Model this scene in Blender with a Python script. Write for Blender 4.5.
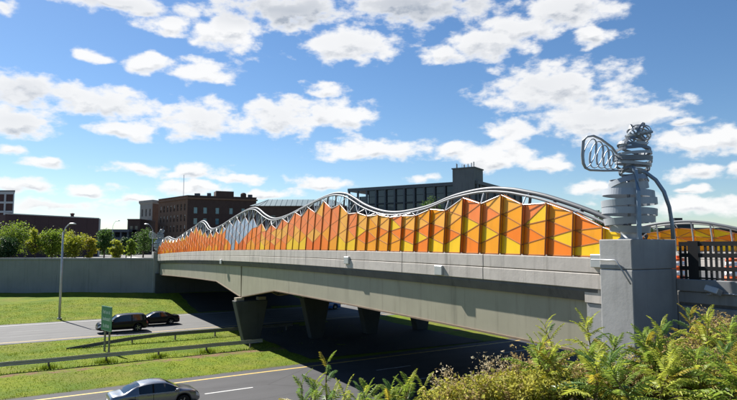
import bpy, bmesh, math, random
from mathutils import Vector, Matrix, noise as mnoise
R = math.radians
scene = bpy.context.scene
for o in list(bpy.data.objects): bpy.data.objects.remove(o)
COL = scene.collection

# ---------------------------------------------------------------- camera
EYE = 8.6
cam_d = bpy.data.cameras.new('camera'); cam = bpy.data.objects.new('camera', cam_d); COL.objects.link(cam)
cam.location = (0, 0, EYE); cam.rotation_euler = (R(90) + math.atan(48/580), 0, 0)
cam_d.sensor_width = 36; cam_d.lens = 36*580/737; cam_d.clip_start = .1; cam_d.clip_end = 8000
scene.camera = cam
# ---------------------------------------------------------------- sun, sky
SUN_AZ, SUN_EL = -43.5, 43.0         # azimuth from +Y, negative = left; elevation
SKY = .056
EXPOSURE = 1.08
sun_d = bpy.data.lights.new('sun', 'SUN'); sun = bpy.data.objects.new('sun', sun_d); COL.objects.link(sun)
sun_d.energy = 5.0; sun_d.angle = R(.5); sun_d.color = (1, .955, .89)
sd = Vector((math.sin(R(SUN_AZ))*math.cos(R(SUN_EL)), math.cos(R(SUN_AZ))*math.cos(R(SUN_EL)), math.sin(R(SUN_EL))))
sun.rotation_euler = sd.to_track_quat('Z', 'Y').to_euler(); sun.location = (-40, 20, 60)
scene.view_settings.view_transform = 'Standard'; scene.view_settings.look = 'None'
scene.view_settings.exposure = EXPOSURE; scene.view_settings.gamma = 1; scene.view_settings.use_curve_mapping = False
world = bpy.data.worlds.new('World'); scene.world = world; world.use_nodes = True
# cumulus clouds as directions: azimuth, elevation, half width, half height (degrees), greyness of the base
CLOUDS = [(-32.9,19.8,1.2,0.7,0.2),(-23.9,21.6,8.1,0.7,0.3),(-19.9,20.3,2.3,0.9,0.1),(-14.0,20.5,3.6,2.0,0.1),(-8.4,22.6,7.4,1.4,0.9),(-1.4,19.7,5.1,1.3,0.2),(-25.8,16.8,1.6,0.4,0.0),(-21.1,16.8,2.5,0.7,0.0),(-16.4,16.6,3.2,1.0,0.1),(-30.9,13.4,3.6,1.2,0.4),(-24.6,13.0,4.8,1.3,0.2),(-31.4,10.7,2.8,1.2,0.3),(-23.5,10.8,3.4,0.7,0.1),(-16.0,12.2,4.6,1.5,0.2),(-8.6,12.9,3.7,1.9,0.2),(-3.4,13.1,3.4,1.4,0.1),(-4.4,15.4,2.2,0.6,0.0),(0.3,9.6,5.5,1.1,0.1),(8.6,9.6,2.3,0.8,0.1),(-21.7,7.4,2.8,0.6,0.0),(-16.8,7.2,2.9,0.7,0.0),(-12.6,6.7,1.9,0.4,0.0),(-4.8,6.4,2.7,0.7,0.1),(-31.8,8.2,1.6,0.5,0.0),(-29.6,7.2,1.4,0.4,0.0),(-30.8,5.3,2.8,0.6,0.1),(-25.8,5.2,2.0,0.45,0.1),(-28.6,3.7,4.0,0.5,0.2),(-22.3,4.4,2.4,0.4,0.1),(-17.2,5.7,3.6,0.6,0.0),(-9.7,5.3,2.9,0.5,0.0),(5.7,23.1,8.5,1.5,1.0),(7.7,18.8,2.8,0.8,0.1),(12.3,19.5,4.4,1.4,0.2),(15.0,20.6,4.3,1.2,0.2),(19.9,21.6,4.9,1.5,0.3),(21.9,19.0,2.1,0.7,0.0),(17.2,15.0,6.4,1.9,0.3),(22.3,11.9,6.0,1.9,0.3),(13.9,11.5,2.3,1.3,0.1),(12.4,8.8,3.6,1.2,0.1),(17.1,8.0,2.5,0.7,0.0),(30.2,9.2,3.7,1.1,0.1),(29.2,6.5,1.7,0.6,0.0),(32.2,6.5,1.3,0.7,0.0),(22.1,5.5,2.7,0.9,0.1),(29.1,5.0,1.1,0.3,0.0),(29.8,3.6,3.6,0.8,0.0),(29.4,11.0,1.2,0.3,0.0),(25.2,4.6,1.5,0.5,0.0),(5.6,6.9,1.5,0.4,0.0),(3.2,22.8,5.1,0.9,0.8)]
class NT:
    def __init__(s, tree): s.t = tree
    def new(s, typ, **kw):
        n = s.t.nodes.new(typ)
        for k, v in kw.items(): setattr(n, k, v)
        return n
    def put(s, sock, v):
        if hasattr(v, 'is_linked') or isinstance(v, bpy.types.NodeSocket): s.t.links.new(v, sock)
        elif v is not None: sock.default_value = v
    def m(s, op, a, b=None, c=None, clamp=False):
        n = s.new('ShaderNodeMath', operation=op, use_clamp=clamp)
        for i, v in enumerate((a, b, c)):
            if v is not None: s.put(n.inputs[i], v)
        return n.outputs[0]
    def v(s, op, a, b=None, c=None, out=0):
        n = s.new('ShaderNodeVectorMath', operation=op)
        for i, x in enumerate((a, b, c)):
            if x is not None: s.put(n.inputs[i], x)
        return n.outputs[out]
    def step(s, x, lo, hi):
        n = s.new('ShaderNodeMapRange', interpolation_type='SMOOTHSTEP')
        s.put(n.inputs[0], x); n.inputs[1].default_value = lo; n.inputs[2].default_value = hi
        return n.outputs[0]
    def mix(s, f, a, b, typ='RGBA', blend='MIX'):
        n = s.new('ShaderNodeMix', data_type=typ)
        if typ == 'RGBA': n.blend_type = blend; i = (0, 6, 7); o = 2
        else: i = (0, 2, 3); o = 0
        s.put(n.inputs[i[0]], f); s.put(n.inputs[i[1]], a); s.put(n.inputs[i[2]], b)
        return n.outputs[o]
    def noise(s, vec, scale, detail=4, rough=.55):
        n = s.new('ShaderNodeTexNoise'); s.put(n.inputs['Vector'], vec)
        n.inputs['Scale'].default_value = scale; n.inputs['Detail'].default_value = detail; n.inputs['Roughness'].default_value = rough
        return n.outputs[0]
def build_sky():
    g = bpy.data.node_groups.new('cloud_field', 'ShaderNodeTree')
    g.interface.new_socket('Dir', in_out='INPUT', socket_type='NodeSocketVector')
    g.interface.new_socket('Density', in_out='OUTPUT', socket_type='NodeSocketFloat')
    g.interface.new_socket('Grey', in_out='OUTPUT', socket_type='NodeSocketFloat')
    g.interface.new_socket('Emboss', in_out='OUTPUT', socket_type='NodeSocketFloat')
    N = NT(g); gi = N.new('NodeGroupInput'); go = N.new('NodeGroupOutput')
    d = gi.outputs[0]; sep = N.new('ShaderNodeSeparateXYZ'); N.put(sep.inputs[0], d)
    az = N.m('MULTIPLY', N.m('ARCTAN2', sep.outputs[0], sep.outputs[1]), 57.2958)
    el = N.m('MULTIPLY', N.m('ARCSINE', sep.outputs[2]), 57.2958)
    # wobble the outlines so that no ellipse stays one
    nv = N.v('MULTIPLY', d, (1, 1, 1.9))
    big = N.noise(nv, 16, 2, .5); big2 = N.noise(N.v('ADD', nv, (7.3, 1.1, 4.2)), 16, 2, .5)
    fine = N.noise(nv, 27, 8, .56); lift = N.noise(N.v('ADD', nv, (-.006, .0, .030)), 27, 5, .56)
    az_w = N.m('MULTIPLY_ADD', N.m('SUBTRACT', big, .5), 3.6, az); el_w = N.m('MULTIPLY_ADD', N.m('SUBTRACT', big2, .5), 1.7, el)
    p = N.new('ShaderNodeCombineXYZ'); N.put(p.inputs[0], az_w); N.put(p.inputs[1], el_w)
    rmin = None; gmax = None; rup = None
    for (a, e, ra, re, gr) in CLOUDS:
        ra *= 1.06; re *= 1.12
        r = N.v('LENGTH', N.v('MULTIPLY_ADD', p.outputs[0], (1/ra, 1/re, 0), (-a/ra, -e/re, 0)), out=1)
        rmin = r if rmin is None else N.m('MINIMUM', rmin, r)
        r2 = N.v('LENGTH', N.v('MULTIPLY_ADD', p.outputs[0], (1/ra, 1/re, 0), (-a/ra, -e/re+.55, 0)), out=1)
        rup = r2 if rup is None else N.m('MINIMUM', rup, r2)
        if gr > .15:
            q = N.m('MULTIPLY_ADD', r, -gr*.7, gr*1.15)
            gmax = q if gmax is None else N.m('MAXIMUM', gmax, q)
    inframe = N.m('MULTIPLY', N.m('SUBTRACT', 1, N.step(N.m('ABSOLUTE', az), 33, 38)), N.m('SUBTRACT', 1, N.step(el, 23.5, 28)))
    low = N.noise(nv, 5.5, 3, .5)
    gen = N.m('MULTIPLY_ADD', N.m('SUBTRACT', low, .5), 9.0, -2.2)  # cloud cover out of view, thinned to lower the ambient light
    base = N.mix(inframe, gen, N.m('SUBTRACT', 1.0, rmin), 'FLOAT')
    dens = N.m('MULTIPLY_ADD', N.m('SUBTRACT', fine, .49), 2.5, N.m('MAXIMUM', base, -2.0))
    N.put(go.inputs[2], N.m('MULTIPLY_ADD', N.m('SUBTRACT', lift, fine), 2.2, N.m('MULTIPLY', N.m('SUBTRACT', rmin, rup), N.m('MULTIPLY', inframe, .75))))
    N.put(go.inputs[0], dens); N.put(go.inputs[1], N.m('MAXIMUM', gmax, 0.0))
    N = NT(world.node_tree); N.t.nodes.clear()
    tc = N.new('ShaderNodeTexCoord'); d = N.v('NORMALIZE', tc.outputs['Generated'])
    sky = N.new('ShaderNodeTexSky', sky_type='NISHITA'); sky.sun_disc = False
    sky.sun_elevation = R(SUN_EL); sky.sun_rotation = R(SUN_AZ); sky.altitude = 50; sky.air_density = 1.0; sky.dust_density = .15; sky.ozone_density = 3.5
    f0 = N.new('ShaderNodeGroup'); f0.node_tree = g; N.put(f0.inputs[0], d)
    mask = N.step(f0.outputs[0], -.22, .5)
    core = N.step(f0.outputs[0], .1, .9)
    shade = N.m('MULTIPLY', core, N.step(f0.outputs[2], -.18, .62))
    shade = N.m('ADD', N.m('MULTIPLY', shade, .85), N.m('MULTIPLY', N.m('MULTIPLY', f0.outputs[1], N.step(f0.outputs[0], -.1, .9)), .75), clamp=True)
    k = SKY*2**EXPOSURE
    cl = N.mix(shade, (1.0/k, 1.0/k, 1.0/k, 1), (.42/k, .47/k, .55/k, 1))
    hs = N.new('ShaderNodeHueSaturation'); N.put(hs.inputs['Color'], sky.outputs[0]); hs.inputs['Saturation'].default_value = 1.15; hs.inputs['Hue'].default_value = .502
    sepd = N.new('ShaderNodeSeparateXYZ'); N.put(sepd.inputs[0], d)
    up = N.step(sepd.outputs[2], -.005, .02)
    col = N.mix(N.m('MULTIPLY', N.m('MULTIPLY', mask, .96), up), hs.outputs[0], cl)
    bg = N.new('ShaderNodeBackground'); N.put(bg.inputs[0], col); bg.inputs[1].default_value = SKY
    out = N.new('ShaderNodeOutputWorld'); N.t.links.new(bg.outputs[0], out.inputs[0])
build_sky()

# ---------------------------------------------------------------- materials
M = {}
def mat(name, col, rough=.8, var=.25, scale=3.0, bump=0.0, metal=0.0, spec=.4, streak=0.0, trans=0.0, col2=None, detail=5, clear=0.0, coat=0.0, bscale=None, island=0.0, stretch=(1,1,1)):
    m = bpy.data.materials.new(name); m.use_nodes = True; N = NT(m.node_tree); N.t.nodes.clear()
    tc = N.new('ShaderNodeTexCoord'); geo = N.new('ShaderNodeNewGeometry'); P = geo.outputs['Position']
    vec = N.v('MULTIPLY', P, stretch)
    c = (*col, 1); c2 = (*(col2 or tuple(x*.6 for x in col)), 1)
    f = N.step(N.noise(vec, scale, detail, .6), .5-.22, .5+.22)
    color = N.mix(N.m('MULTIPLY', f, var if col2 is None else 1.0), c, c2)
    if streak:
        s = N.step(N.noise(N.v('MULTIPLY', P, (1.6, 1.6, .12)), 1.6, 6, .65), .5, .75)
        color = N.mix(N.m('MULTIPLY', s, streak), color, tuple(x*.32 for x in col)+(1,))
    if island:
        hs = N.new('ShaderNodeHueSaturation'); N.put(hs.inputs['Color'], color)
        N.put(hs.inputs['Value'], N.m('MULTIPLY_ADD', geo.outputs['Random Per Island'], island*2, 1-island))
        N.put(hs.inputs['Hue'], N.m('MULTIPLY_ADD', N.m('FRACT', N.m('MULTIPLY', geo.outputs['Random Per Island'], 17.3)), island*.05, .5-island*.025))
        color = hs.outputs[0]
    b = N.new('ShaderNodeBsdfPrincipled'); N.put(b.inputs['Base Color'], color)
    b.inputs['Roughness'].default_value = rough; b.inputs['Metallic'].default_value = metal; b.inputs['Specular IOR Level'].default_value = spec
    b.inputs['Coat Weight'].default_value = coat; b.inputs['Coat Roughness'].default_value = .05
    if bump:
        bn = N.new('ShaderNodeBump'); bn.inputs['Strength'].default_value = bump; bn.inputs['Distance'].default_value = .05
        N.put(bn.inputs['Height'], N.noise(P, bscale or scale*4, 6, .65)); N.put(b.inputs['Normal'], bn.outputs[0])
    sh = b.outputs[0]
    if trans:
        t = N.new('ShaderNodeBsdfTranslucent'); N.put(t.inputs[0], color)
        mx = N.new('ShaderNodeMixShader'); mx.inputs[0].default_value = trans; N.t.links.new(sh, mx.inputs[1]); N.t.links.new(t.outputs[0], mx.inputs[2]); sh = mx.outputs[0]
    if clear:
        t = N.new('ShaderNodeBsdfTransparent')
        mx = N.new('ShaderNodeMixShader'); mx.inputs[0].default_value = clear; N.t.links.new(sh, mx.inputs[1]); N.t.links.new(t.outputs[0], mx.inputs[2]); sh = mx.outputs[0]
    o = N.new('ShaderNodeOutputMaterial'); N.t.links.new(sh, o.inputs[0])
    M[name] = m; return m
mat('asphalt', (.05,.05,.053), .9, .35, .5, .25, bscale=40, stretch=(1,1,1))
mat('old_asphalt', (.125,.125,.122), .9, .3, .4, .2, bscale=40)
mat('street', (.10,.10,.10), .9, .3, .5)
mat('paint_white', (.62,.62,.6), .7, .5, 6)
mat('paint_worn', (.27,.27,.26), .8, .6, 5)
mat('paint_yellow', (.62,.42,.10), .7, .5, 6)
mat('concrete', (.54,.495,.445), .85, .42, 1.1, .14, streak=.65)
mat('pillar_concrete', (.36,.36,.35), .8, .4, 1.2, .14, streak=.3)
mat('wall_concrete', (.255,.262,.265), .85, .3, .35, .1, streak=.35)
mat('slab_edge', (.13,.13,.128), .9, .5, 1.2, .1, streak=.6)
mat('girder', (.36,.335,.245), .6, .3, .6, .04, streak=.45)
mat('girder_shaded', (.055,.055,.048), .8, .4, .8)  # girder colour darkened to carry the shade under the deck
mat('flange', (.21,.15,.10), .8, .6, 2.5)
mat('pier', (.06,.064,.064), .85, .3, 1, .1, streak=.4)  # concrete tone lowered to hold the shade under the bridge
mat('bearing', (.36,.30,.22), .8, .3, 3)
mat('soffit', (.12,.12,.11), .9)
mat('sidewalk', (.45,.44,.41), .85, .2, 1.5)
mat('steel', (.42,.44,.46), .42, .2, 3, metal=.55)
mat('white_steel', (.70,.71,.72), .4, .15, 3, metal=.2)
mat('pipe', (.11,.12,.13), .5, .2, 2)
mat('pipe_light', (.23,.24,.25), .5, .2, 2)
mat('rib_steel', (.10,.085,.075), .5, .2, 3)
mat('rust_frame', (.42,.145,.03), .6, .3, 4)
mat('sculpture', (.37,.40,.43), .45, .25, 3, metal=.25)
mat('sculpture_dark', (.19,.21,.235), .45, .3, 3, metal=.4)
mat('coil', (.42,.45,.49), .5, .2, 3, metal=.3)
mat('sculpture_blue', (.22,.29,.37), .4, .2, 3, metal=.4)
mat('black_metal', (.012,.012,.014), .45, .2, 5)
mat('galvanised', (.50,.51,.51), .45, .35, 2, metal=.5)
mat('rail_dark', (.22,.22,.215), .55, .4, 2, metal=.4)
mat('post_wood', (.17,.15,.13), .9, .4, 4)
mat('sign_green', (.0,.20,.09), .45, .1, 2)
mat('sign_white', (.75,.77,.76), .5, .1, 2)
mat('tyre', (.018,.018,.018), .85); mat('rim', (.48,.49,.5), .3, .1, 3, metal=.8)
mat('underbody', (.012,.012,.012), .9)
mat('silver_paint', (.24,.25,.265), .28, .05, 2, metal=.7, coat=.8)
mat('black_paint', (.008,.009,.011), .3, .1, 2, coat=.2, spec=.2)
mat('dark_grey_paint', (.010,.011,.013), .3, .1, 2, coat=.2, spec=.2)
mat('blue_paint', (.02,.10,.32), .25, .1, 2, coat=.8)
mat('white_paint', (.7,.7,.7), .3, .1, 2)
mat('glass', (.012,.016,.02), .06, 0, 2, spec=.8); mat('tail_light', (.35,.01,.01), .2, 0, 2, coat=1); mat('head_light', (.75,.77,.8), .12, 0, 2, coat=1)
mat('orange_plastic', (.85,.13,.015), .5, .15, 3); mat('white_tape', (.8,.8,.8), .5)
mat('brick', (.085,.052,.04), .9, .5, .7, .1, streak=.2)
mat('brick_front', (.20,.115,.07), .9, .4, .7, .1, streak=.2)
mat('stone_front', (.36,.33,.28), .9, .35, .7, .1, streak=.2)
mat('maroon', (.085,.045,.043), .8, .3, .15, streak=.25); mat('parapet_trim', (.6,.56,.52), .8)
mat('dark_cladding', (.022,.027,.035), .5, .3, .4); mat('column_grey', (.095,.108,.122), .6, .2, .5)
mat('tower_concrete', (.15,.16,.165), .85, .3, .4, streak=.5)
mat('window_glass', (.03,.04,.05), .08, 0, 1, spec=.8); mat('window_teal', (.05,.20,.25), .1, .3, .6, spec=.8); mat('blind', (.50,.47,.42), .7, .3, .9)
mat('metal_roof', (.17,.24,.255), .5, .2, .5); mat('light_block', (.5,.5,.5), .8, .2, .4); mat('trim', (.42,.38,.32), .8)
mat('bark', (.11,.085,.06), .95, .4, 6)
mat('leaf_bright', (.19,.27,.03), .6, .3, .6, trans=.55, island=.22)
mat('leaf_yellow', (.30,.33,.03), .6, .3, .6, trans=.55, island=.22)
mat('leaf_gold', (.40,.36,.03), .6, .3, .6, trans=.55, island=.22)
mat('leaf_mid', (.085,.155,.03), .6, .3, .6, trans=.45, island=.22)
mat('leaf_dark', (.04,.085,.025), .6, .3, .6, trans=.35, island=.22)
mat('frond_a', (.25,.34,.05), .5, .25, 9, trans=.5, island=.26); mat('frond_b', (.42,.46,.06), .5, .25, 9, trans=.5, island=.26)
mat('frond_c', (.14,.24,.06), .38, .25, 9, trans=.42, island=.18); mat('frond_d', (.42,.35,.04), .5, .25, 9, trans=.5, island=.18)
mat('stalk', (.17,.13,.055), .8, .3, 8); mat('dry', (.50,.38,.17), .85, .4, 5, trans=.4, island=.25); mat('golden', (.50,.47,.08), .8, .3, 5, trans=.45, island=.25); mat('fluff', (.60,.52,.34), .9, .3, 8, trans=.3, island=.3)
for nm, c in dict(yellow=(1.0,.66,.012), amber=(1.0,.43,.008), orange=(1.0,.27,.010), deep=(.95,.21,.008), salmon=(1.0,.30,.065), peach=(1.0,.52,.07), rust=(.75,.17,.012)).items():
    mat('panel_'+nm, c, .38, .22, 1.1, trans=.22, clear=.12, spec=.35, streak=.15)
mat('panel_clear', (.62,.72,.86), .2, .3, .8, trans=.35, clear=.35, metal=.2, spec=.8)
# grass with bare soil worn in under the guardrail
def road_material(name, base, lanes):
    m = bpy.data.materials.new(name); m.use_nodes = True; N = NT(m.node_tree); N.t.nodes.clear()
    tc = N.new('ShaderNodeTexCoord'); P = tc.outputs['Object']; sep = N.new('ShaderNodeSeparateXYZ'); N.put(sep.inputs[0], P)
    c1 = (*base, 1); dk = tuple(x*.62 for x in base)+(1,); lt = tuple(x*1.3 for x in base)+(1,)
    c = N.mix(N.step(N.noise(P, .35, 5, .6), .35, .7), c1, tuple(x*.82 for x in base)+(1,))
    ph = N.m('MULTIPLY', N.m('SUBTRACT', sep.outputs[1], lanes), 2*math.pi/3.8)
    trk = N.m('MULTIPLY_ADD', N.m('COSINE', N.m('MULTIPLY', ph, 2.0)), .5, .5)          # two wheel tracks a lane
    streak = N.noise(N.v('MULTIPLY', P, (.05, 1.6, 1)), 1.6, 5, .6)
    c = N.mix(N.m('MULTIPLY', trk, N.m('MULTIPLY', streak, .55)), c, lt)
    c = N.mix(N.m('MULTIPLY', N.step(N.noise(N.v('MULTIPLY', P, (.03, .9, 1)), 2.3, 6, .65), .55, .75), .6), c, dk)
    vo = N.new('ShaderNodeTexVoronoi', feature='DISTANCE_TO_EDGE'); N.put(vo.inputs['Vector'], N.v('ADD', N.v('MULTIPLY', P, (.10, .22, 1)), N.v('MULTIPLY', N.new('ShaderNodeTexNoise').outputs[1], (.0, .0, 0)))); vo.inputs['Scale'].default_value = 1.0
    crack = N.m('MULTIPLY', N.m('SUBTRACT', 1, N.step(N.m('ADD', vo.outputs['Distance'], N.m('MULTIPLY', N.noise(P, 3, 4, .6), .012)), .006, .016)), .75)
    c = N.mix(crack, c, tuple(x*.35 for x in base)+(1,))
    c = N.mix(N.m('MULTIPLY', N.step(N.noise(P, 55, 3, .7), .5, .8), .35), c, lt)
    b = N.new('ShaderNodeBsdfPrincipled'); N.put(b.inputs['Base Color'], c); b.inputs['Roughness'].default_value = .85; b.inputs['Specular IOR Level'].default_value = .3
    bn = N.new('ShaderNodeBump'); bn.inputs['Strength'].default_value = .3; bn.inputs['Distance'].default_value = .02; N.put(bn.inputs['Height'], N.noise(P, 40, 5, .7)); N.put(b.inputs['Normal'], bn.outputs[0])
    o = N.new('ShaderNodeOutputMaterial'); N.t.links.new(b.outputs[0], o.inputs[0]); M[name] = m
road_material('asphalt', (.058,.058,.061), 32.8); road_material('old_asphalt', (.115,.115,.112), 68.7)
def ground_material():
    m = bpy.data.materials.new('grass'); m.use_nodes = True; N = NT(m.node_tree); N.t.nodes.clear()
    tc = N.new('ShaderNodeTexCoord'); P = tc.outputs['Object']; sep = N.new('ShaderNodeSeparateXYZ'); N.put(sep.inputs[0], P)
    n1 = N.noise(P, .35, 5, .6); n2 = N.noise(P, 2.2, 6, .7); n3 = N.noise(N.v('MULTIPLY', P, (1, 1, 1)), 11, 4, .7)
    c = N.mix(N.step(n1, .35, .65), (.105,.165,.012,1), (.175,.205,.015,1))
    c = N.mix(N.m('MULTIPLY', N.step(n2, .45, .72), .7), c, (.05,.085,.010,1))
    c = N.mix(N.m('MULTIPLY', N.step(n3, .5, .75), .45), c, (.19,.185,.035,1))
    c = N.mix(N.m('MULTIPLY', N.step(N.noise(P, .13, 4, .6), .48, .68), .55), c, (.155,.145,.035,1))
    c = N.mix(N.m('MULTIPLY', N.step(N.noise(N.v('ADD', P, (31, 7, 0)), .2, 4, .6), .52, .70), .5), c, (.055,.105,.014,1))
    edge = N.m('MINIMUM', N.m('MINIMUM', N.m('ABSOLUTE', N.m('SUBTRACT', sep.outputs[1], 39.6)), N.m('ABSOLUTE', N.m('SUBTRACT', sep.outputs[1], 61.8))), N.m('ABSOLUTE', N.m('SUBTRACT', sep.outputs[1], 77.6)))
    c = N.mix(N.m('MULTIPLY', N.m('SUBTRACT', 1, N.step(N.m('ADD', edge, N.m('MULTIPLY', N.noise(P, 1.4, 5, .7), 1.1)), .45, .95)), .8), c, (.13,.115,.08,1))
    band = N.m('SUBTRACT', 1, N.step(N.m('ABSOLUTE', N.m('SUBTRACT', sep.outputs[1], 46.7)), .15, 1.5))
    soil = N.m('MULTIPLY', N.step(N.m('ADD', N.m('MULTIPLY', band, .28), N.noise(P, .8, 5, .65)), .66, .84), 1.0)
    c = N.mix(soil, c, (.18,.115,.065,1))
    dry = N.m('MULTIPLY', N.step(N.m('ABSOLUTE', N.m('SUBTRACT', sep.outputs[1], 79)), 3, 0), N.step(N.noise(P, .5, 4, .6), .45, .7))
    c = N.mix(N.m('MULTIPLY', dry, .35), c, (.28,.23,.07,1))
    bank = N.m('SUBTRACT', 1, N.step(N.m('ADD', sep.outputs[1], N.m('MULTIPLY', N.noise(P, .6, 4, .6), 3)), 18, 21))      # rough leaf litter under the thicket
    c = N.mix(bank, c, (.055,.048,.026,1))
    b = N.new('ShaderNodeBsdfPrincipled'); N.put(b.inputs['Base Color'], c); b.inputs['Roughness'].default_value = .95; b.inputs['Specular IOR Level'].default_value = .1
    bn = N.new('ShaderNodeBump'); bn.inputs['Strength'].default_value = .7; bn.inputs['Distance'].default_value = .12; N.put(bn.inputs['Height'], N.noise(P, 6, 6, .7)); N.put(b.inputs['Normal'], bn.outputs[0])
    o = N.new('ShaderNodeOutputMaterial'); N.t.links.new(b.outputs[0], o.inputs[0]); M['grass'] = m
ground_material()
mat('shade_ground', (.032,.031,.028), .95, .4, 2.0, .4, bscale=14)  # near-black ground colour with the bridge's shade painted in
mat('blade', (.16,.22,.016), .8, .3, 2, trans=.4, island=.35)
mat('city_ground', (.12,.118,.11), .9, .3, .3)

# ---------------------------------------------------------------- mesh helpers
class MB:
    def __init__(s): s.v = []; s.f = []
    def add(s, vs, fs):
        o = len(s.v); s.v += [tuple(v) for v in vs]; s.f += [tuple(i+o for i in f) for f in fs]; return s
    def hexa(s, p):      # p: 4 bottom then 4 top
        return s.add(p, [(3,2,1,0),(4,5,6,7),(0,1,5,4),(1,2,6,5),(2,3,7,6),(3,0,4,7)])
    def box(s, x0, x1, y0, y1, z0, z1):
        return s.hexa([(x0,y0,z0),(x1,y0,z0),(x1,y1,z0),(x0,y1,z0),(x0,y0,z1),(x1,y0,z1),(x1,y1,z1),(x0,y1,z1)])
    def quad(s, a, b, c, d): return s.add([a,b,c,d], [(0,1,2,3)])
    def prism(s, poly, z0, z1):
        n = len(poly)
        return s.add([(x,y,z0) for x,y in poly]+[(x,y,z1) for x,y in poly], [tuple(range(n-1,-1,-1)), tuple(range(n,2*n))]+[(i,(i+1)%n,n+(i+1)%n,n+i) for i in range(n)])
    def tube(s, path, r, n=6, closed=False, flat=None):
        P = [Vector(p) for p in path]; k = len(P); rr = r if isinstance(r, (list,tuple)) else [r]*k
        vs = []; up = Vector((0,0,1))
        for i in range(k):
            if closed: t = P[(i+1)%k]-P[i-1]
            else: t = P[min(i+1,k-1)]-P[max(i-1,0)]
            if t.length < 1e-9: t = Vector((0,0,1))
            t.normalize(); a = t.cross(up if abs(t.z) < .95 else Vector((0,1,0))); a.normalize(); b = a.cross(t)
            for j in range(n):
                q = 2*math.pi*j/n + (math.pi/4 if n == 4 else 0); fa, fb = (flat or (1,1))
                vs.append(P[i] + (a*math.cos(q)*fa + b*math.sin(q)*fb)*rr[i])
        fs = []
        for i in range(k if closed else k-1):
            i2 = (i+1) % k
            for j in range(n): fs.append((i*n+j, i*n+(j+1)%n, i2*n+(j+1)%n, i2*n+j))
        if not closed: fs += [tuple(range(n-1,-1,-1)), tuple((k-1)*n+j for j in range(n))]
        return s.add(vs, fs)
    def lathe(s, prof, n=20, axis='z', c=(0,0,0)):
        vs = []; k = len(prof)
        for r, h in prof:
            for j in range(n):
                q = 2*math.pi*j/n; x, y = r*math.cos(q), r*math.sin(q)
                vs.append((c[0]+x, c[1]+y, c[2]+h) if axis == 'z' else (c[0]+x, c[1]+h, c[2]+y))
        fs = [(i*n+j, i*n+(j+1)%n, (i+1)*n+(j+1)%n, (i+1)*n+j) for i in range(k-1) for j in range(n)]
        return s.add(vs, fs+[tuple(range(n-1,-1,-1)), tuple((k-1)*n+j for j in range(n))])
    def mesh(s, name, m, smooth=False, fix=True):
        me = bpy.data.meshes.new(name); me.from_pydata(s.v, [], s.f); me.materials.append(M[m])
        if fix:
            bm = bmesh.new(); bm.from_mesh(me); bmesh.ops.recalc_face_normals(bm, faces=bm.faces); bm.to_mesh(me); bm.free()
        if smooth: me.shade_smooth()
        return me
    def build(s, name, m, parent=None, smooth=False, fix=True, kind=None):
        o = bpy.data.objects.new(name, s.mesh(name, m, smooth, fix)); COL.objects.link(o); o.parent = parent
        if kind: o['kind'] = kind
        return o
def bevel(o, w=.02, seg=2):
    b = o.modifiers.new('bevel', 'BEVEL'); b.width = w; b.segments = seg; b.limit_method = 'ANGLE'; return o
def tag(o, label, cat, group=None):
    o['label'] = label; o['category'] = cat
    if group: o['group'] = group
    return o
def empty(name, loc=(0,0,0), rz=0, label=None, cat=None, group=None):
    o = bpy.data.objects.new(name, None); COL.objects.link(o); o.location = loc; o.rotation_euler = (0,0,rz); o.empty_display_size = .3
    if label: tag(o, label, cat, group)
    return o
def inst(name, me, parent, loc=(0,0,0), rot=(0,0,0), sc=1.0):
    o = bpy.data.objects.new(name, me); COL.objects.link(o); o.parent = parent; o.location = loc; o.rotation_euler = rot
    o.scale = (sc,)*3 if not isinstance(sc, tuple) else sc; return o
def copy_tree(o, parent=None):
    c = o.copy(); COL.objects.link(c); c.parent = parent
    for ch in list(o.children): copy_tree(ch, c)
    return c
def lerp(a, b, t): return a+(b-a)*t
def interp(L, x):
    if x <= L[0][0]: return L[0][1]
    for (a, b), (c, d) in zip(L, L[1:]):
        if x <= c: return b+(d-b)*(x-a)/(c-a)
    return L[-1][1]
def spline(L, x):           # smooth interpolation through the points
    n = len(L)
    if x <= L[0][0]: return L[0][1]
    for i in range(n-1):
        if x <= L[i+1][0]:
            x0, y0 = L[i]; x1, y1 = L[i+1]; h = x1-x0; t = (x-x0)/h
            m0 = (y1-L[i-1][1])/(x1-L[i-1][0]) if i > 0 else (y1-y0)/h
            m1 = (L[i+2][1]-y0)/(L[i+2][0]-x0) if i < n-2 else (y1-y0)/h
            return (2*t**3-3*t*t+1)*y0+(t**3-2*t*t+t)*h*m0+(3*t*t-2*t**3)*y1+(t**3-t*t)*h*m1
    return L[-1][1]
def spot(px, depth, drop=None):     # a place a given distance ahead, px counted across the view
    return (px-368.5)/580*depth, depth
rng = random.Random(7)

# ---------------------------------------------------------------- frames
RR = R(33); rx, ry = math.cos(RR), math.sin(RR)          # highway direction
def QW(q, w): return (q*rx - w*ry, q*ry + w*rx)
def toQW(X, Y): return (X*rx+Y*ry, -X*ry+Y*rx)
BR = R(29.2); P0 = (7.37, 18.5)                           # bridge frame: t across, s along
def TS(t, s): return (P0[0]+t*math.cos(BR)-s*math.sin(BR), P0[1]+t*math.sin(BR)+s*math.cos(BR))
def zp(s): s = min(s, 84.0); return 8.44 - 2.55e-4*(s-25)**2
def wall_w(q): return 93.6 if q > 22 else 93.6 + (22-q)*.78
def terrain(X, Y):
    q, w = toQW(X, Y)
    if w < 21: h = 7*min(1, (21-w)/17)
    elif w > 78.2: h = 1.75*min(1, (w-78.2)/(wall_w(q)-78.2))
    else: h = 0
    on_road = 21 < w < 39.7 or 61.7 < w < 77.7
    if not on_road: h += .05*mnoise.noise(Vector((X*.6, Y*.6, 0))) + (.16*mnoise.noise(Vector((X*.12, Y*.12, 3))) if w > 79 or w < 20 else 0)
    else: h -= .06
    return h
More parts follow.
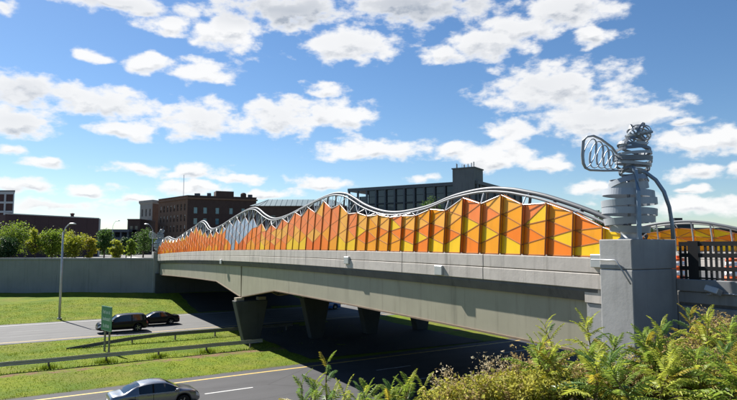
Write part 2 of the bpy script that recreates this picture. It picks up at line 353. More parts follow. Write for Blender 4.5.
def build_ground():
    qs = [-900,-400,-200,-100,-60,-40] + [-30+i*1.2 for i in range(84)] + [72,80,90,110,150,220,400,1500]
    ws = [-900,-300,-100,-50,-25] + [-14+i*1.0 for i in range(34)] + [20.9,21.0,30,39.6,39.75] + [40.5+i*.8 for i in range(26)] + [61.6,61.75,70,77.6,77.75] + [78.5+i*1.0 for i in range(40)]
    vs = []
    for w in ws:
        for q in qs:
            X, Y = QW(q, w); vs.append((q, w, terrain(X, Y)))
    n = len(qs); fs = []
    for i in range(len(ws)-1):
        for j in range(n-1):
            if ws[i] > wall_w((qs[j]+qs[j+1])/2)+1.2: continue
            fs.append((i*n+j, i*n+j+1, (i+1)*n+j+1, (i+1)*n+j))
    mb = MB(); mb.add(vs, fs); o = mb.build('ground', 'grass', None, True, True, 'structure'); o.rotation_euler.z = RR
    # city level behind the retaining wall
    front = [(-900, 103), (-95, 93.6), (-33.6, 91.0)] + [tuple(QW(q, 94.2)) for q in (30, 60, 120, 300, 2500)]
    mb = MB(); k = len(front)
    mb.add([(x, y, 6.45) for x, y in front]+[(x*1.4, 5000+abs(x), 6.45) for x, y in front], [(i, i+1, k+i+1, k+i) for i in range(k-1)])
    mb.build('city_ground', 'city_ground', None, False, True, 'structure')
build_ground()
def road(name, w0, w1, m):
    mb = MB(); qs = [-300, -60, -20, 0, 20, 40, 60, 120, 1500]
    for a, b in zip(qs, qs[1:]): mb.quad((a,w0,.0),(b,w0,.0),(b,w1,.0),(a,w1,.0))
    o = mb.build(name, m, None, False, True, 'structure'); o.rotation_euler.z = RR; return o
near = road('highway_eastbound', 21.1, 39.6, 'asphalt'); far = road('highway_westbound', 61.8, 77.6, 'old_asphalt')
def line(parent, q0, q1, w, m, wd=.15, name='edge_line'):
    MB().quad((q0,w-wd/2,.005),(q1,w-wd/2,.005),(q1,w+wd/2,.005),(q0,w+wd/2,.005)).build(name, m, parent)
line(near, -60, 200, 38.5, 'paint_yellow', .22); line(near, -60, 200, 23.4, 'paint_white', .16)
for k in range(-4, 14):
    for w in (34.7, 30.9, 27.1): line(near, 11.0+k*12.2, 14.0+k*12.2, w, 'paint_white', .14, 'lane_dash')
line(far, -60, 200, 62.9, 'paint_yellow', .18); line(far, -60, 200, 76.3, 'paint_white', .16)
for k in range(-4, 12):
    for w in (66.8, 70.5): line(far, 2.0+k*12.2, 5.0+k*12.2, w, 'paint_worn', .11, 'lane_dash')
def under_bridge():  # dark sheet over the ground that paints in the deck's shade
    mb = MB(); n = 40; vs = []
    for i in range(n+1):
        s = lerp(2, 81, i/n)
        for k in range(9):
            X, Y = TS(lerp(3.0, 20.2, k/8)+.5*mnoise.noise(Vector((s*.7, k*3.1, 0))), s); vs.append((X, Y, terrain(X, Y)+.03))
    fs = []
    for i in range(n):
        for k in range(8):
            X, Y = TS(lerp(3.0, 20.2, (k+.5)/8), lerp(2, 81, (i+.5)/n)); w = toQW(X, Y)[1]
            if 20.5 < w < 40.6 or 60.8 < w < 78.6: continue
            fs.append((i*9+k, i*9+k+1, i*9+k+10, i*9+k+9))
    mb.add(vs, fs); mb.build('ground_shade_sheet', 'shade_ground', None, True, True, 'structure')
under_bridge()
# grass blades on the median and the bank
def build_blades():
    r = random.Random(3); vs = []; fs = []
    def blade(q, w, h):
        X, Y = QW(q, w); tt = (X-P0[0])*math.cos(BR)+(Y-P0[1])*math.sin(BR)
        if 2.6 < tt < 20.5 and r.random() < .93: return
        z = terrain(X, Y); a = r.uniform(0, 6.283); b = r.uniform(.02, .045); l = r.uniform(-.5, .5)*h; o = len(vs)
        dx, dy = math.cos(a)*b, math.sin(a)*b
        vs.extend([(X-dx, Y-dy, z-.02), (X+dx, Y+dy, z-.02), (X-dy*l*8, Y+dx*l*8, z+h)]); fs.append((o, o+1, o+2))
    for i in range(46000):
        w = r.uniform(39.2, 62.2); q = r.uniform(-8, 34)
        if abs(w-46.6) < .8 and r.random() < .8: continue
        blade(q, w, r.uniform(.02, .075)*(2.3 if abs(w-47.6) < .5 or abs(w-55.7) < .5 else 1))
    for i in range(26000):
        w = r.uniform(77.3, 94); q = r.uniform(-12, 26); blade(q, w, r.uniform(.03, .10))
    for i in range(2600):                      # unmown tufts round the guardrail posts
        q = r.choice([-22.8+3.81*j for j in range(11)])+r.gauss(0,.35); blade(q, 48.1+r.gauss(0,.18), r.uniform(.12,.38))
    me = bpy.data.meshes.new('grass_blades'); me.from_pydata(vs, [], fs); me.materials.append(M['blade'])
    o = bpy.data.objects.new('grass_blades', me); COL.objects.link(o); o['kind'] = 'stuff'
    tag(o, 'short sunlit green grass on the median and the bank', 'grass')
build_blades()

# ---------------------------------------------------------------- retaining wall on the far side
def retaining_wall():
    t = empty('retaining_wall', (-33.3, 90.5, 0), math.atan2(92.9-90.5, -95+33.3), 'long grey concrete retaining wall below the row of street trees', 'wall')
    L = 61.7; x = 0.05
    pan = []
    while x < L:
        x1 = min(x+5.1, L); mb = MB().box(x+.008, x1-.008, -.45, 0, .4, 6.72); mb.build('panel', 'wall_concrete', t); x = x1
    MB().box(0, L, -.42, -.04, .4, 6.68).build('backing', 'wall_concrete', t)
    x = 0
    while x < L:
        x1 = min(x+10.2, L); bevel(MB().box(x+.02, x1-.02, -.55, .10, 6.72, 7.05).build('coping', 'wall_concrete', t), .03, 1); x = x1
retaining_wall()

# ---------------------------------------------------------------- bridge
def build_bridge():
    root = empty('bridge', (P0[0], P0[1], 0), BR, 'long two-span concrete and steel road bridge crossing the highway', 'bridge')
    W = 21.0
    def strip(mb, s0, s1, sec, step=3.0, zf=zp):      # sweep a closed (t, dz) section along the bridge
        k = max(1, round((s1-s0)/step)); n = len(sec); vs = []
        for i in range(k+1):
            s = lerp(s0, s1, i/k); vs += [(t, s, zf(s)+dz) for t, dz in sec]
        fs = [(i*n+j, i*n+(j+1)%n, (i+1)*n+(j+1)%n, (i+1)*n+j) for i in range(k) for j in range(n)]
        return mb.add(vs, fs+[tuple(range(n)), tuple(range(k*n, k*n+n))])
    # deck, sidewalks
    strip(MB(), -.3, 130, [(.3,-1.36),(W-.3,-1.36),(W-.3,-1.12),(.3,-1.12)]).build('deck', 'street', root)
    strip(MB(), -60, -.3, [(1.9,-1.5),(W-.3,-1.5),(W-.3,-1.12),(1.9,-1.12)]).build('approach_slab', 'street', root)
    strip(MB(), -.3, 130, [(.36,-1.12),(2.8,-1.12),(2.8,-1.0),(.36,-1.0)]).build('sidewalk', 'sidewalk', root)
    strip(MB(), -60, -.32, [(1.9,-1.12),(3.6,-1.12),(3.6,-1.0),(1.9,-1.0)]).build('sidewalk', 'sidewalk', root)
    strip(MB(), -60, 130, [(W-2.8,-1.12),(W-.36,-1.12),(W-.36,-1.0),(W-2.8,-1.0)]).build('sidewalk', 'sidewalk', root)
    # parapets in cast lengths, two courses with a groove
    for side in (0, 1):
        def T(a): return a if side == 0 else W-a
        s = -.36; k = 0
        while s < 82.2:
            s1 = min(s+6.05, 82.3)
            if side == 0 or k < 14:
                o = strip(MB(), s+.012, s1-.012, [(T(.02),-.485),(T(.36),-.485),(T(.36),0),(T(.02),0)], 3).build('parapet_upper', 'concrete', root); bevel(o, .018, 1)
                o = strip(MB(), s+.012, s1-.012, [(T(0),-1.0),(T(.37),-1.0),(T(.37),-.515),(T(0),-.515)], 3).build('parapet_lower', 'concrete', root); bevel(o, .018, 1)
            s = s1; k += 1
        strip(MB(), -.3, 82.2, [(T(.07),-1.0),(T(.3),-1.0),(T(.3),-.1),(T(.07),-.1)]).build('parapet_core', 'slab_edge', root)
        strip(MB(), .2, 82.3, [(T(.05),-1.0),(T(.31),-1.0),(T(.31),-1.42),(T(.20),-1.42),(T(.05),-1.10)] if side == 0 else [(W-.05,-1.0),(W-.31,-1.0),(W-.31,-1.42),(W-.05,-1.42)]).build('slab_edge', 'slab_edge', root)
    # girders, haunched over the pier
    def gbot(s):
        h = 0
        if 30.6 < s < 47.9: h = 1.08*(1-abs(s-39.3)/8.65)
        return -3.12-max(0, h)
    for k, t in enumerate((.34, 3.9, 7.4, 10.9, 14.4, 17.9, 20.4)):
        for s0, s1 in ((.75, 39.22), (39.48, 81.2)):
            ss = [s0, s0+8, s0+16, s0+24, 30.6, 33, 36, s1] if s0 < 20 else [s0, 42, 45, 47.9, 55, 63, 72, s1]
            mb = MB(); fl = MB(); vs = []; fv = []; n = len(ss)
            for i, s in enumerate(ss):
                zt, zb = zp(s)-1.37, zp(s)+gbot(s)
                e = (.10 if (s0 > 20 and i == 0) else (-.06 if (s0 < 20 and i == n-1) else 0))
                vs += [(t, s, zb), (t+.22, s, zb), (t+.22, s+e, zt), (t, s+e, zt)]
                fv += [(t-.07, s, zb-.05), (t+.32, s, zb-.05), (t+.32, s, zb+.02), (t-.07, s, zb+.02)]
            fs = [(i*4+j, i*4+(j+1)%4, i*4+4+(j+1)%4, i*4+4+j) for i in range(n-1) for j in range(4)] + [(0,1,2,3), tuple(range(4*n-4, 4*n))]
            mb.add(vs, fs); fl.add(fv, fs)
            g = mb.build('girder', 'girder' if k in (0, 6) else 'girder_shaded', root); fl.build('bottom_flange', 'flange', g)
    # pier columns, wider at the top, on the median
    zt = zp(39.3)+gbot(39.3)-.32
    for k, (a, b) in enumerate(((-.35, 2.7), (6.2, 9.0), (12.2, 15.0), (18.2, 21.2))):
        vs = []
        ia, ib = a+.95, b-.75
        vs = [(ia,38.85,-.1),(ib,38.85,-.1),(ib,39.75,-.1),(ia,39.75,-.1),(a,38.75,zt),(b,38.75,zt),(b,39.85,zt),(a,39.85,zt)]
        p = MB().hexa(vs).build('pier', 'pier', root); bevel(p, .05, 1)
        for t in (a+.5, b-.5):
            MB().box(t-.35, t+.35, 38.95, 39.65, zt, zt+.27).build('bearing_block', 'bearing', p)
    # far abutment wall and near abutment
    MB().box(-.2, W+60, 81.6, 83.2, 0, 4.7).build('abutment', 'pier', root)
    MB().box(.15, W-.1, 81.3, 82.9, 4.7, zp(82)-1.37).build('backwall', 'slab_edge', root)
    a = MB().box(.10, W-.2, -.3, .7, 2.0, zp(0)-1.46).build('abutment', 'pillar_concrete', root); bevel(a, .03, 1)
    strip(MB(), -.36, .72, [(.06,-1.45),(.4,-1.45),(.4,-1.01),(.06,-1.01)], 1).build('corbel', 'concrete', root)
    # junction boxes hung on the parapet
    for s, z in ((8.6, 7.62), (17.6, 7.9), (45.0, 7.25), (.05, 8.20)):
        bx = MB().box(-.11, .02, s-.28, s+.28, z-.22, z+.2)
        bevel(bx.build('junction_box', 'galvanised', root), .02, 1)
    return root
bridge = build_bridge()
# ---------------------------------------------------------------- pillar and wing wall
def build_pillar(s0, s1, top, bot, label, name='concrete_pillar', t0=-.5, t1=1.6, full=True):
    x, y = TS(0, 0); t = empty(name, (x, y, 0), BR, label, 'pillar')
    bevel(MB().box(t0, t1, s0, s1, bot, top-.9).build('shaft', 'pillar_concrete', t), .03, 2)
    bevel(MB().box(t0, t1, s0, s1, top-.892, top).build('cap', 'pillar_concrete', t), .03, 2)
    return t
pil = build_pillar(-1.5, -.36, 8.86, 2.5, 'tall square grey concrete pillar carrying the large ribbon sculpture beside the black fence')
cd = MB().tube([(-.56, -.1, 8.24), (-.56, -.95, 8.24), (-.56, -1.02, 8.2), (-.56, -1.47, 7.55)], .022, 6).build('conduit', 'steel', pil, True)
pil2 = build_pillar(82.4, 84.0, 8.0, 0.6, 'concrete pillar joining the bridge to the retaining wall')
def build_wing():
    x, y = TS(0, 0); t = empty('wing_wall', (x, y, 0), BR, 'shaded concrete wing wall under the black fence', 'wall')
    bevel(MB().box(1.5, 1.88, -14, -1.52, 7.30, 7.66).build('coping', 'wall_concrete', t), .02, 1)
    bevel(MB().box(1.56, 1.86, -14, -1.52, 6.95, 7.29).build('panel', 'wall_concrete', t), .02, 1)
    MB().box(1.60, 1.84, -14, -1.52, 6.86, 6.96).build('joint', 'slab_edge', t)
    bevel(MB().box(1.52, 1.86, -14, -1.52, 2.5, 6.86).build('panel', 'wall_concrete', t), .02, 1)
    f = empty('flood_light', (*TS(1.3, -2.75), 7.38), BR, 'small grey box floodlight fixed to the wing wall below the fence', 'light')
    o = MB().box(-.13, .13, -.2, .2, -.08, .1).build('housing', 'galvanised', f); o.rotation_euler = (R(14), R(20), 0); bevel(o, .02, 1)
    MB().tube([(.0,.0,-.05), (.12,0,-.12), (.22,0,-.1)], .03, 6).build('bracket', 'steel', f)
    MB().tube([(.19,.3,-.12), (.19,-.3,-.08), (.19,-1.6,-.1)], .02, 6).build('conduit', 'steel', f)
    # fence
    f = empty('metal_fence', (*TS(1.68, 0), 7.66), BR, 'heavy black metal fence on the wing wall', 'fence')
    top = 1.13
    for s in [-1.55-i*2.0 for i in range(7)]:
        for z0, z1 in ((1.0, 1.13), (.66, .78), (.27, .39), (.02, .07)):
            MB().box(-.03, .03, s-2.0, s, z0, z1).build('rail', 'black_metal', f)
        MB().box(-.06, .06, s-.62, s-.30, -.0, top+.02).build('post', 'black_metal', f)
        k = 0
        while k < 13:
            a = s-.035-k*.155
            if not (s-.66 < a < s-.27): MB().box(-.022, .022, a-.03, a+.03, .0, top-.02).build('bar', 'black_metal', f)
            k += 1
build_wing()

# ---------------------------------------------------------------- folded panel screens with a wavy pipe truss
TOPS = [(-1.2,8.9),(0.0,9.26),(1.2,9.80),(2.4,10.2),(3.6,10.22),(4.8,10.69),(6.0,10.42),(7.2,10.75),(8.4,10.27),(9.6,10.40),(10.8,10.16),(12.39,10.22),(13.58,10.17),(14.63,10.44),(15.98,10.34),(17.06,10.33),(17.82,10.87),(19.02,10.84),(19.65,11.3),(21.6,11.35),(23.85,11.04),(25.2,11.05),(26.93,10.79),(29.7,10.36),(31.5,10.1),(33.95,10.4),(36,10.9),(37.5,11.1),(40,11.1),(42.5,10.9),(45.48,10.5),(48.04,10.05),(51.41,9.95),(54.01,10.29),(57.39,10.96),(62.17,9.97),(70.01,9.56),(77.26,9.72),(82.94,8.5)]
PIPE = [(-1.6,8.95),(-.6,9.22),(0.38,9.65),(1.18,9.96),(2.06,10.26),(3.0,10.55),(4.03,10.79),(4.57,10.9),(5.75,11.04),(7.03,11.03),(8.45,10.9),(10.01,10.62),(11.74,10.47),(13.26,10.45),(14.72,10.61),(16.53,11.05),(18.02,11.60),(18.94,11.89),(20.49,12.05),(22.53,11.91),(25.39,11.52),(29.02,11.03),(31.6,10.93),(33.61,11.31),(35.72,11.97),(37.2,12.12),(39.5,11.98),(43.13,11.54),(48.46,10.83),(51.81,10.74),(54,11.5),(56.0,11.72),(59,11.3),(64.52,10.64),(71.0,9.85),(73.5,9.95),(76.49,10.25),(80,10.0),(83.5,9.1)]
NEARCOL = {0:['amber','orange','yellow','amber'],1:['yellow','orange','amber','orange','yellow'],2:['orange','yellow','orange','amber','amber'],3:['amber','orange','amber','yellow','salmon'],4:['yellow','orange','amber','amber','peach'],5:['amber','yellow','amber','salmon','peach'],6:['orange','amber','yellow','salmon','salmon'],7:['yellow','orange','amber','peach','peach'],8:['yellow','amber','orange','peach','amber'],9:['orange','yellow','orange','peach','amber'],10:['yellow','orange','orange','peach','peach']}
def build_screen(label, tt, inward, s_lo, ncol, seed, nparts, shift=0.0, low=0.0):
    r = random.Random(seed); DS = 1.2
    root = empty('panel_screen', (*TS(tt, 0), 0), BR, label, 'art screen', 'folded panel screens along the bridge')
    D = inward                              # +1: the deck lies towards +t
    def tops(s): return interp(TOPS, s+shift)-low
    def pipe(s): return spline(PIPE, s+shift)-low
    seams = []
    for i in range(ncol+1):
        s = s_lo+i*DS; b = zp(s)+.04; T = tops(s)
        j = i+int(round(s_lo/DS))
        A = (j % 2 == 0)
        if s+shift > 16: T += .28 if A else -.24
        T = min(T, pipe(s)-.14); h = T-b
        if h < .35: fr = [1.0]
        elif h < 1.15: fr = [.5, 1.0] if A else [.28, 1.0]
        else: fr = [1/3, 2/3, 1.0] if A else [.20, .585, 1.0]
        mk = lambda o: [Vector((D*(.05+o), s, b))]+[Vector((D*(.05+o+.20*f*h/2.4), s, b+f*h)) for f in fr]
        seams.append((s, mk(0.0), T, mk(interp([(9,.13),(16,.06),(26,.03)], s))))
    cells = []; edges = []
    for i in range(ncol):
        Ra = seams[i][1]; La = seams[i+1][3]
        polys = [[Ra[0], La[0], La[1], Ra[1]]]; a = b = 1; edges += [(Ra[1], La[1])]
        while a < len(Ra)-1 or b < len(La)-1:
            if b >= len(La)-1 or (a < len(Ra)-1 and Ra[a+1].z < La[b+1].z): polys.append([Ra[a], La[b], Ra[a+1]]); a += 1
            else: polys.append([Ra[a], La[b], La[b+1]]); b += 1
            edges.append((Ra[a], La[b]))
        for k, p in enumerate(polys): cells.append((i, k, len(polys), p))
    for s, nd, T, bk in seams: edges += list(zip(nd, nd[1:]))+(list(zip(bk, bk[1:])) if s < 9 else [])+[(nd[-1], bk[-1])]
    for a, b in zip(seams, seams[1:]): edges.append((a[1][0], b[3][0]))
    stuff = {}; colmap = {}
    for idx, (i, k, n, p) in enumerate(cells):
        s = s_lo+(i+.5)*DS+shift; c = sum((Vector(v) for v in p), Vector())/len(p)
        fr = k/max(1, n-1)
        col = None
        vline = 8.5 + (abs(s-41.6)*(.28 if s < 41.6 else .48))
        if 33.6 < s < 46.8 and c.z > vline: col = 'clear'
        elif D < 0: col = r.choice(['yellow','amber','yellow','orange','amber'])
        elif i in NEARCOL and k < len(NEARCOL[i]) and shift == 0: col = NEARCOL[i][k]
        elif s < 17: col = r.choice([['yellow','amber','orange','amber'],['yellow','orange','amber'],['amber','orange','yellow'],['amber','peach','orange','yellow'],['peach','salmon','amber','yellow']][min(k,4)])
        elif s < 34: col = r.choice([['yellow','amber','deep','orange'],['amber','peach','salmon'],['salmon','peach','salmon'],['salmon','peach','salmon'],['salmon','salmon','peach']][min(k,4)])
        else: col = r.choice([['rust','orange','deep','amber'],['orange','deep','salmon','orange'],['orange','salmon','deep'],['salmon','orange'],['salmon','peach']][min(k,4)])
        q = [c+(v-c)*(1-.035/max(.1,(v-c).length)) for v in p]
        nv = (q[1]-q[0]).cross(q[2]-q[0]).normalized()*.012
        m = len(q)
        vs = [v-nv for v in q]+[v+nv for v in q]; fs = [tuple(range(m-1,-1,-1)), tuple(range(m,2*m))]+[(a,(a+1)%m,m+(a+1)%m,m+a) for a in range(m)]
        colmap[(i, k)] = col
        if idx < nparts: MB().add(vs, fs).build('panel', 'panel_'+col, root)
        else: stuff.setdefault(col, MB()).add(vs, fs)
    for i in range(1, ncol+1):                  # the narrow returns
        nd, bk = seams[i][1], seams[i][3]
        for k in range(len(nd)-1):
            col = colmap.get((i-1, min(2*k, 4)), colmap.get((i-1, k), 'orange'))
            u = (nd[k+1]-nd[k]).normalized()*.012; q = [bk[k]+u, nd[k]+u, nd[k+1]-u, bk[k+1]-u]; y = Vector((0, .008, 0))
            vs = [v-y for v in q]+[v+y for v in q]; fs = [(3,2,1,0),(4,5,6,7)]+[(a,(a+1)%4,4+(a+1)%4,4+a) for a in range(4)]
            if i < 30 and D > 0: MB().add(vs, fs).build('return_panel', 'panel_'+col, root)
            else: stuff.setdefault(col, MB()).add(vs, fs)
    for col, mb in stuff.items(): mb.build('small_panels', 'panel_'+col, root, kind='stuff')
    fr = MB()
    for a, b in edges: fr.tube([a, b], interp([(10,.030),(25,.020)], a.y), 5)
    fr.build('panel_frame', 'rust_frame', root, kind='stuff')
    # pipes
    N = int(ncol*DS/.4); ss = [s_lo+.05+i*(ncol*DS-.1)/N for i in range(N+1)]
    MB().tube([(D*.62, s, pipe(s)) for s in ss], .09, 10).build('top_pipe', 'pipe', root, True)
    MB().tube([(D*.40, s, pipe(s)-.13) for s in ss], .052, 8).build('lower_pipe', 'pipe_light', root, True)
    web = MB()
    for i, (s, nd, T, bk) in enumerate(seams):
        t = nd[-1]; pz = pipe(s)
        near_end = s+shift < 11
        if not near_end or i % 2 == 0:
            web.tube([t, (D*.40, s, pz-.13)], .03 if near_end else .018, 5); web.tube([(D*.40, s, pz-.13), (D*.62, s, pz)], .02, 5)
        if i:
            s2 = seams[i-1][0]; t2 = seams[i-1][1][-1]; sm = (s+s2)/2; mid = (D*.40, sm, pipe(sm)-.14)
            web.tube([t, t2], .016, 5)
            if not near_end: web.tube([t, mid], .02, 5); web.tube([t2, mid], .02, 5)
        ribs = MB(); ribs.tube([(D*.42, s, zp(s)-.02), (D*.46, s, (zp(s)+pz)/2), (D*.62, s, pz-.06)], .06 if D > 0 else .05, 6)
        for v in nd[1:]: ribs.tube([v, (D*.45, s, v.z)], .02, 4)
        ribs.build('rib', 'rib_steel' if D > 0 else 'steel', root)
    web.build('web_members', 'white_steel', root, kind='stuff')
    return root
screen = build_screen('wavy screen of orange and yellow triangles on the parapet behind the junction boxes, long and complete', 0.0, 1, -1.2, 70, 11, 290)
screen['label'] = 'long wavy screen of orange and yellow triangular panels standing on the sunlit bridge parapet'
screen2 = build_screen('screen of yellow and orange triangles seen from behind across the street beyond the fence', 21.0, -1, -8.4, 36, 5, 190, shift=-4.0, low=.75)

# ---------------------------------------------------------------- ribbon sculptures on the pillars
def ring(mb, c, ra, rb, hh, tilt, az, th=.012, n=56, a0=0, a1=2*math.pi, rise=0.0, tap=0.0):
    """flat strip bent into a ring: c centre, ra/rb radii, hh half height, tilt about a horizontal axis at az"""
    rot = Matrix.Rotation(az, 3, 'Z') @ Matrix.Rotation(tilt, 3, 'X') @ Matrix.Rotation(-az, 3, 'Z')
    vs = []
    for i in range(n+1):
        q = lerp(a0, a1, i/n); z = rise*i/n
        for (dr, dz) in ((-th,-hh),(th,-hh),(th,hh),(-th,hh)):
            vs.append(Vector(c)+rot @ Vector(((ra+dr+tap*dz/hh)*math.cos(q), (rb+dr+tap*dz/hh)*math.sin(q), dz+z)))
    fs = [(i*4+j, i*4+(j+1)%4, i*4+4+(j+1)%4, i*4+4+j) for i in range(n) for j in range(4)] + [(0,1,2,3), tuple(range(4*n, 4*n+4))]
    mb.add(vs, fs)
def build_sculpture(loc, rz, label, sc=1.0):
    t = empty('ribbon_sculpture', loc, rz, label, 'sculpture', 'ribbon sculptures on the bridge pillars')
    t.scale = (sc, sc, sc)
    r = random.Random(2)
    # body: broad bands
    for z, ra, tl, az, hh, tp_ in ((.31,.57,.05,.9,.10,.012),(.57,.72,-.06,1.3,.102,.008),(.84,.78,.05,1.7,.10,.0),(1.12,.79,-.05,1.2,.102,.0),(1.40,.73,.07,1.5,.10,-.012),(1.70,.56,.22,-.3,.115,-.02)):
        mb = MB(); ring(mb, (0,0,z), ra, ra*.95, hh, tl, az, tap=tp_); mb.build('body_band', 'sculpture', t)
    mb = MB(); ring(mb, (0,0,1.72), .57, .54, .08, -.30, .5, tap=-.01); mb.build('body_band', 'sculpture', t)
    MB().lathe([(.34,0),(.34,.03),(.28,.05),(.27,.24),(.30,.26)], 24).build('foot', 'sculpture', t, True)
    MB().tube([(0,0,.1),(0,0,1.9)], .05, 8).build('core', 'sculpture_dark', t, True)
    # legs
    MB().tube([(-.12,-.86,0),(-.115,-.86,.7),(-.10,-.84,1.4),(-.08,-.70,2.02),(-.02,-.35,2.18)], .075, 4, flat=(1,.8)).build('leg', 'sculpture_blue', t)
    MB().tube([(1.07,-.45,0),(1.06,-.45,.45),(1.0,-.45,.95),(.87,-.42,1.42),(.66,-.38,1.78),(.40,-.30,2.02),(.08,-.2,2.14)], .06, 6, flat=(1,1)).build('leg', 'sculpture_blue', t, True)
    # chest: many tilted rings
    for i in range(11):
        f = i/10; z = 2.02+f*.98; ra = .13+.42*math.sin(math.pi*(.14+.74*f))**.8
        mb = MB(); ring(mb, (.14+.03*f, -.05, z), ra, ra*.9, .042, r.uniform(-.38,.38), r.uniform(0,3.1), .012, 32); mb.build('chest_band', 'sculpture_dark' if i % 3 else 'sculpture', t)
    # head: thin hoops at all angles
    for i in range(8):
        mb = MB(); ra = r.uniform(.32,.40)
        ring(mb, (.36, -.05, 3.24), ra, ra*.92, .026, (r.uniform(.55,1.35) if i < 6 else r.uniform(-.3,.3)), i*.8+r.uniform(-.2,.2), .01, 32); mb.build('head_hoop', 'sculpture_dark' if i % 2 else 'sculpture', t)
    # wing: a hoop frame with a coil of light bands
    ctrl = [(-.28,2.50),(-.52,2.82),(-.86,3.06),(-1.10,3.16),(-1.30,3.13),(-1.43,2.98),(-1.47,2.55),(-1.45,2.30),(-1.38,2.16),(-1.24,2.10),(-.8,2.09),(-.2,2.11),(-.10,2.3)]
    MB().tube([(x, -.1+.12*(x+.3), z) for x, z in ctrl], .034, 8, closed=True, flat=(1.6,1)).build('wing_frame', 'sculpture', t, True)
    for cx, cz, a, b, tl in ((-1.24,2.62,.17,.46,.32),(-1.02,2.58,.19,.42,.25),(-.82,2.52,.18,.36,.2),(-.64,2.44,.15,.30,.2),(-.48,2.36,.12,.22,.15)):
        pts = []
        for k in range(26):
            q = 2*math.pi*k/26; x = a*math.cos(q); z = b*math.sin(q)
            pts.append((cx+x*math.cos(tl)+z*math.sin(tl), -.1+.12*(cx+.3), cz-x*math.sin(tl)+z*math.cos(tl)))
        MB().tube(pts, .016, 6, closed=True, flat=(2.2,1)).build('wing_coil', 'coil', t, True)
    return t
build_sculpture((7.98, 17.72, 8.862), 0, 'large grey ribbon-ring sculpture with one looped wing on the pillar by the black fence')
X, Y = TS(.4, 83.2)
build_sculpture((X, Y, 8.002), .2, 'grey ribbon sculpture by the retaining wall where the orange screen ends')

# ---------------------------------------------------------------- guardrails, sign, lamp
def guardrail(q0, q1, w, label, m, first, buried=False):
    x, y = QW(q0, w); t = empty('guardrail', (x, y, 0), RR, label, 'guardrail', 'steel guardrails on the median')
    sec = [(-.04,.44),(.04,.50),(.04,.55),(-.03,.595),(.04,.64),(.04,.69),(-.04,.75),(-.055,.75),(.02,.69),(.02,.64),(-.05,.595),(.02,.55),(.02,.50),(-.055,.44)]
    L = q1-q0; n = len(sec)
    def z(x): return -.62*max(0, 1-x/7.5)**1.3 if buried else 0.0
    k = 0; x = 0.0
    while x < L:
        x1 = min(x+7.62, L); mb = MB(); vs = []
        for i in range(4):
            a = lerp(x, x1, i/3); sag = .012*math.sin(a*1.3)
            vs += [(a, d, h+z(a)+sag) for d, h in sec]
        mb.add(vs, [(i*n+j, i*n+(j+1)%n, i*n+n+(j+1)%n, i*n+n+j) for i in range(3) for j in range(n)]+[tuple(range(n)), tuple(range(3*n, 4*n))])
        mb.build('rail', m, t); x = x1
    a = first
    while a < L:
        o = MB().box(a-.06, a+.06, .05, .2, -.1, .70+z(a)); p = o.build('post', 'post_wood', t)
        MB().box(a-.05, a+.05, .035, .05, .48+z(a), .70+z(a)).build('block', 'post_wood', p); a += 3.81
guardrail(-24, 20.2, 48.0, 'long light steel guardrail beside the bare soil strip, nearer the silver car', 'galvanised', 1.2)
guardrail(5.8, 27, 56.2, 'dark steel guardrail with one end sloping into the grass behind the green sign', 'rail_dark', 1.5, True)

def green_sign():
    x, y = QW(8.4, 53.0); t = empty('road_sign', (x, y, 0), RR-R(90)+R(13), 'small green three-line highway sign on two posts in the median grass', 'sign')
    # local x runs along the board, -y is the front... the board faces oncoming traffic
    for a in (-.45, .45): MB().box(a-.07, a+.07, .02, .14, -.2, 3.6).build('post', 'rail_dark', t)
    bevel(MB().box(-1.05, 1.05, -.045, 0, 1.72, 3.75).build('board', 'sign_green', t), .01, 1)
    r = random.Random(4)
    b = MB()
    for z0, z1, x0, x1 in ((1.745,1.765,-1.02,1.02),(3.705,3.725,-1.02,1.02),(1.745,3.725,-1.02,-1.0),(1.745,3.725,1.0,1.02)):
        b.box(x0, x1, -.05, -.046, z0, z1)
    b.build('border', 'sign_white', t)
    for row, (zc, wd) in enumerate(((3.28, 1.45), (2.72, 1.5), (2.15, 1.25))):      # three rows of white lettering
        mb = MB(); x = -wd/2
        while x < wd/2:
            h = .30 if x == -wd/2 else r.choice((.2,.2,.28)); w = r.uniform(.10,.15)
            z = zc-.15
            kind = r.randint(0, 3)
            mb.box(x, x+.04, -.05, -.046, z, z+h)
            if kind != 0: mb.box(x+.04, x+w, -.05, -.046, z+.16, z+.2)
            if kind in (1, 2): mb.box(x+w-.04, x+w, -.05, -.046, z, z+.16)
            if kind in (2, 3): mb.box(x+.04, x+w-.04, -.05, -.046, z, z+.04)
            x += w+.06
        mb.build('lettering', 'sign_white', t, kind='stuff')
green_sign()
def street_lamp(loc, h, label, arm=(1.4, 0), m='galvanised', r0=.13):
    t = empty('street_lamp', loc, 0, label, 'street lamp', 'street lamps')
    MB().tube([(0,0,0),(0,0,h*.5),(0,0,h)], [r0, r0*.8, r0*.55], 10).build('pole', m, t, True)
    ax, ay = arm
    MB().tube([(0,0,h*.985),(ax*.35,ay*.35,h+.55),(ax*.8,ay*.8,h+.95),(ax,ay,h+1.0)], r0*.42, 8).build('arm', m, t, True)
    hd = MB().lathe([(.03,-.06),(.2,-.07),(.24,0),(.18,.09),(.05,.13)], 14); o = hd.build('lamp_head', m, t, True); o.location = (ax+ (.25 if ax > 0 else -.25), ay, h+1.0); o.scale = (2.0, 1, 1)
    MB().box(-.2,.2,-.2,.2,-.1,.12).build('base_plate', m, t)
x, y = QW(7.3, 79.3)
street_lamp((x, y, terrain(x, y)), 10.4, 'tall slim grey highway lamp standing on the sunlit grass bank', (.75, .2), r0=.16)
X, Y = spot(153, 104); street_lamp((X, Y, 6.45), 5.4, 'street lamp beside the ribbon sculpture near the pale stone building', (-.9, 0), r0=.07)
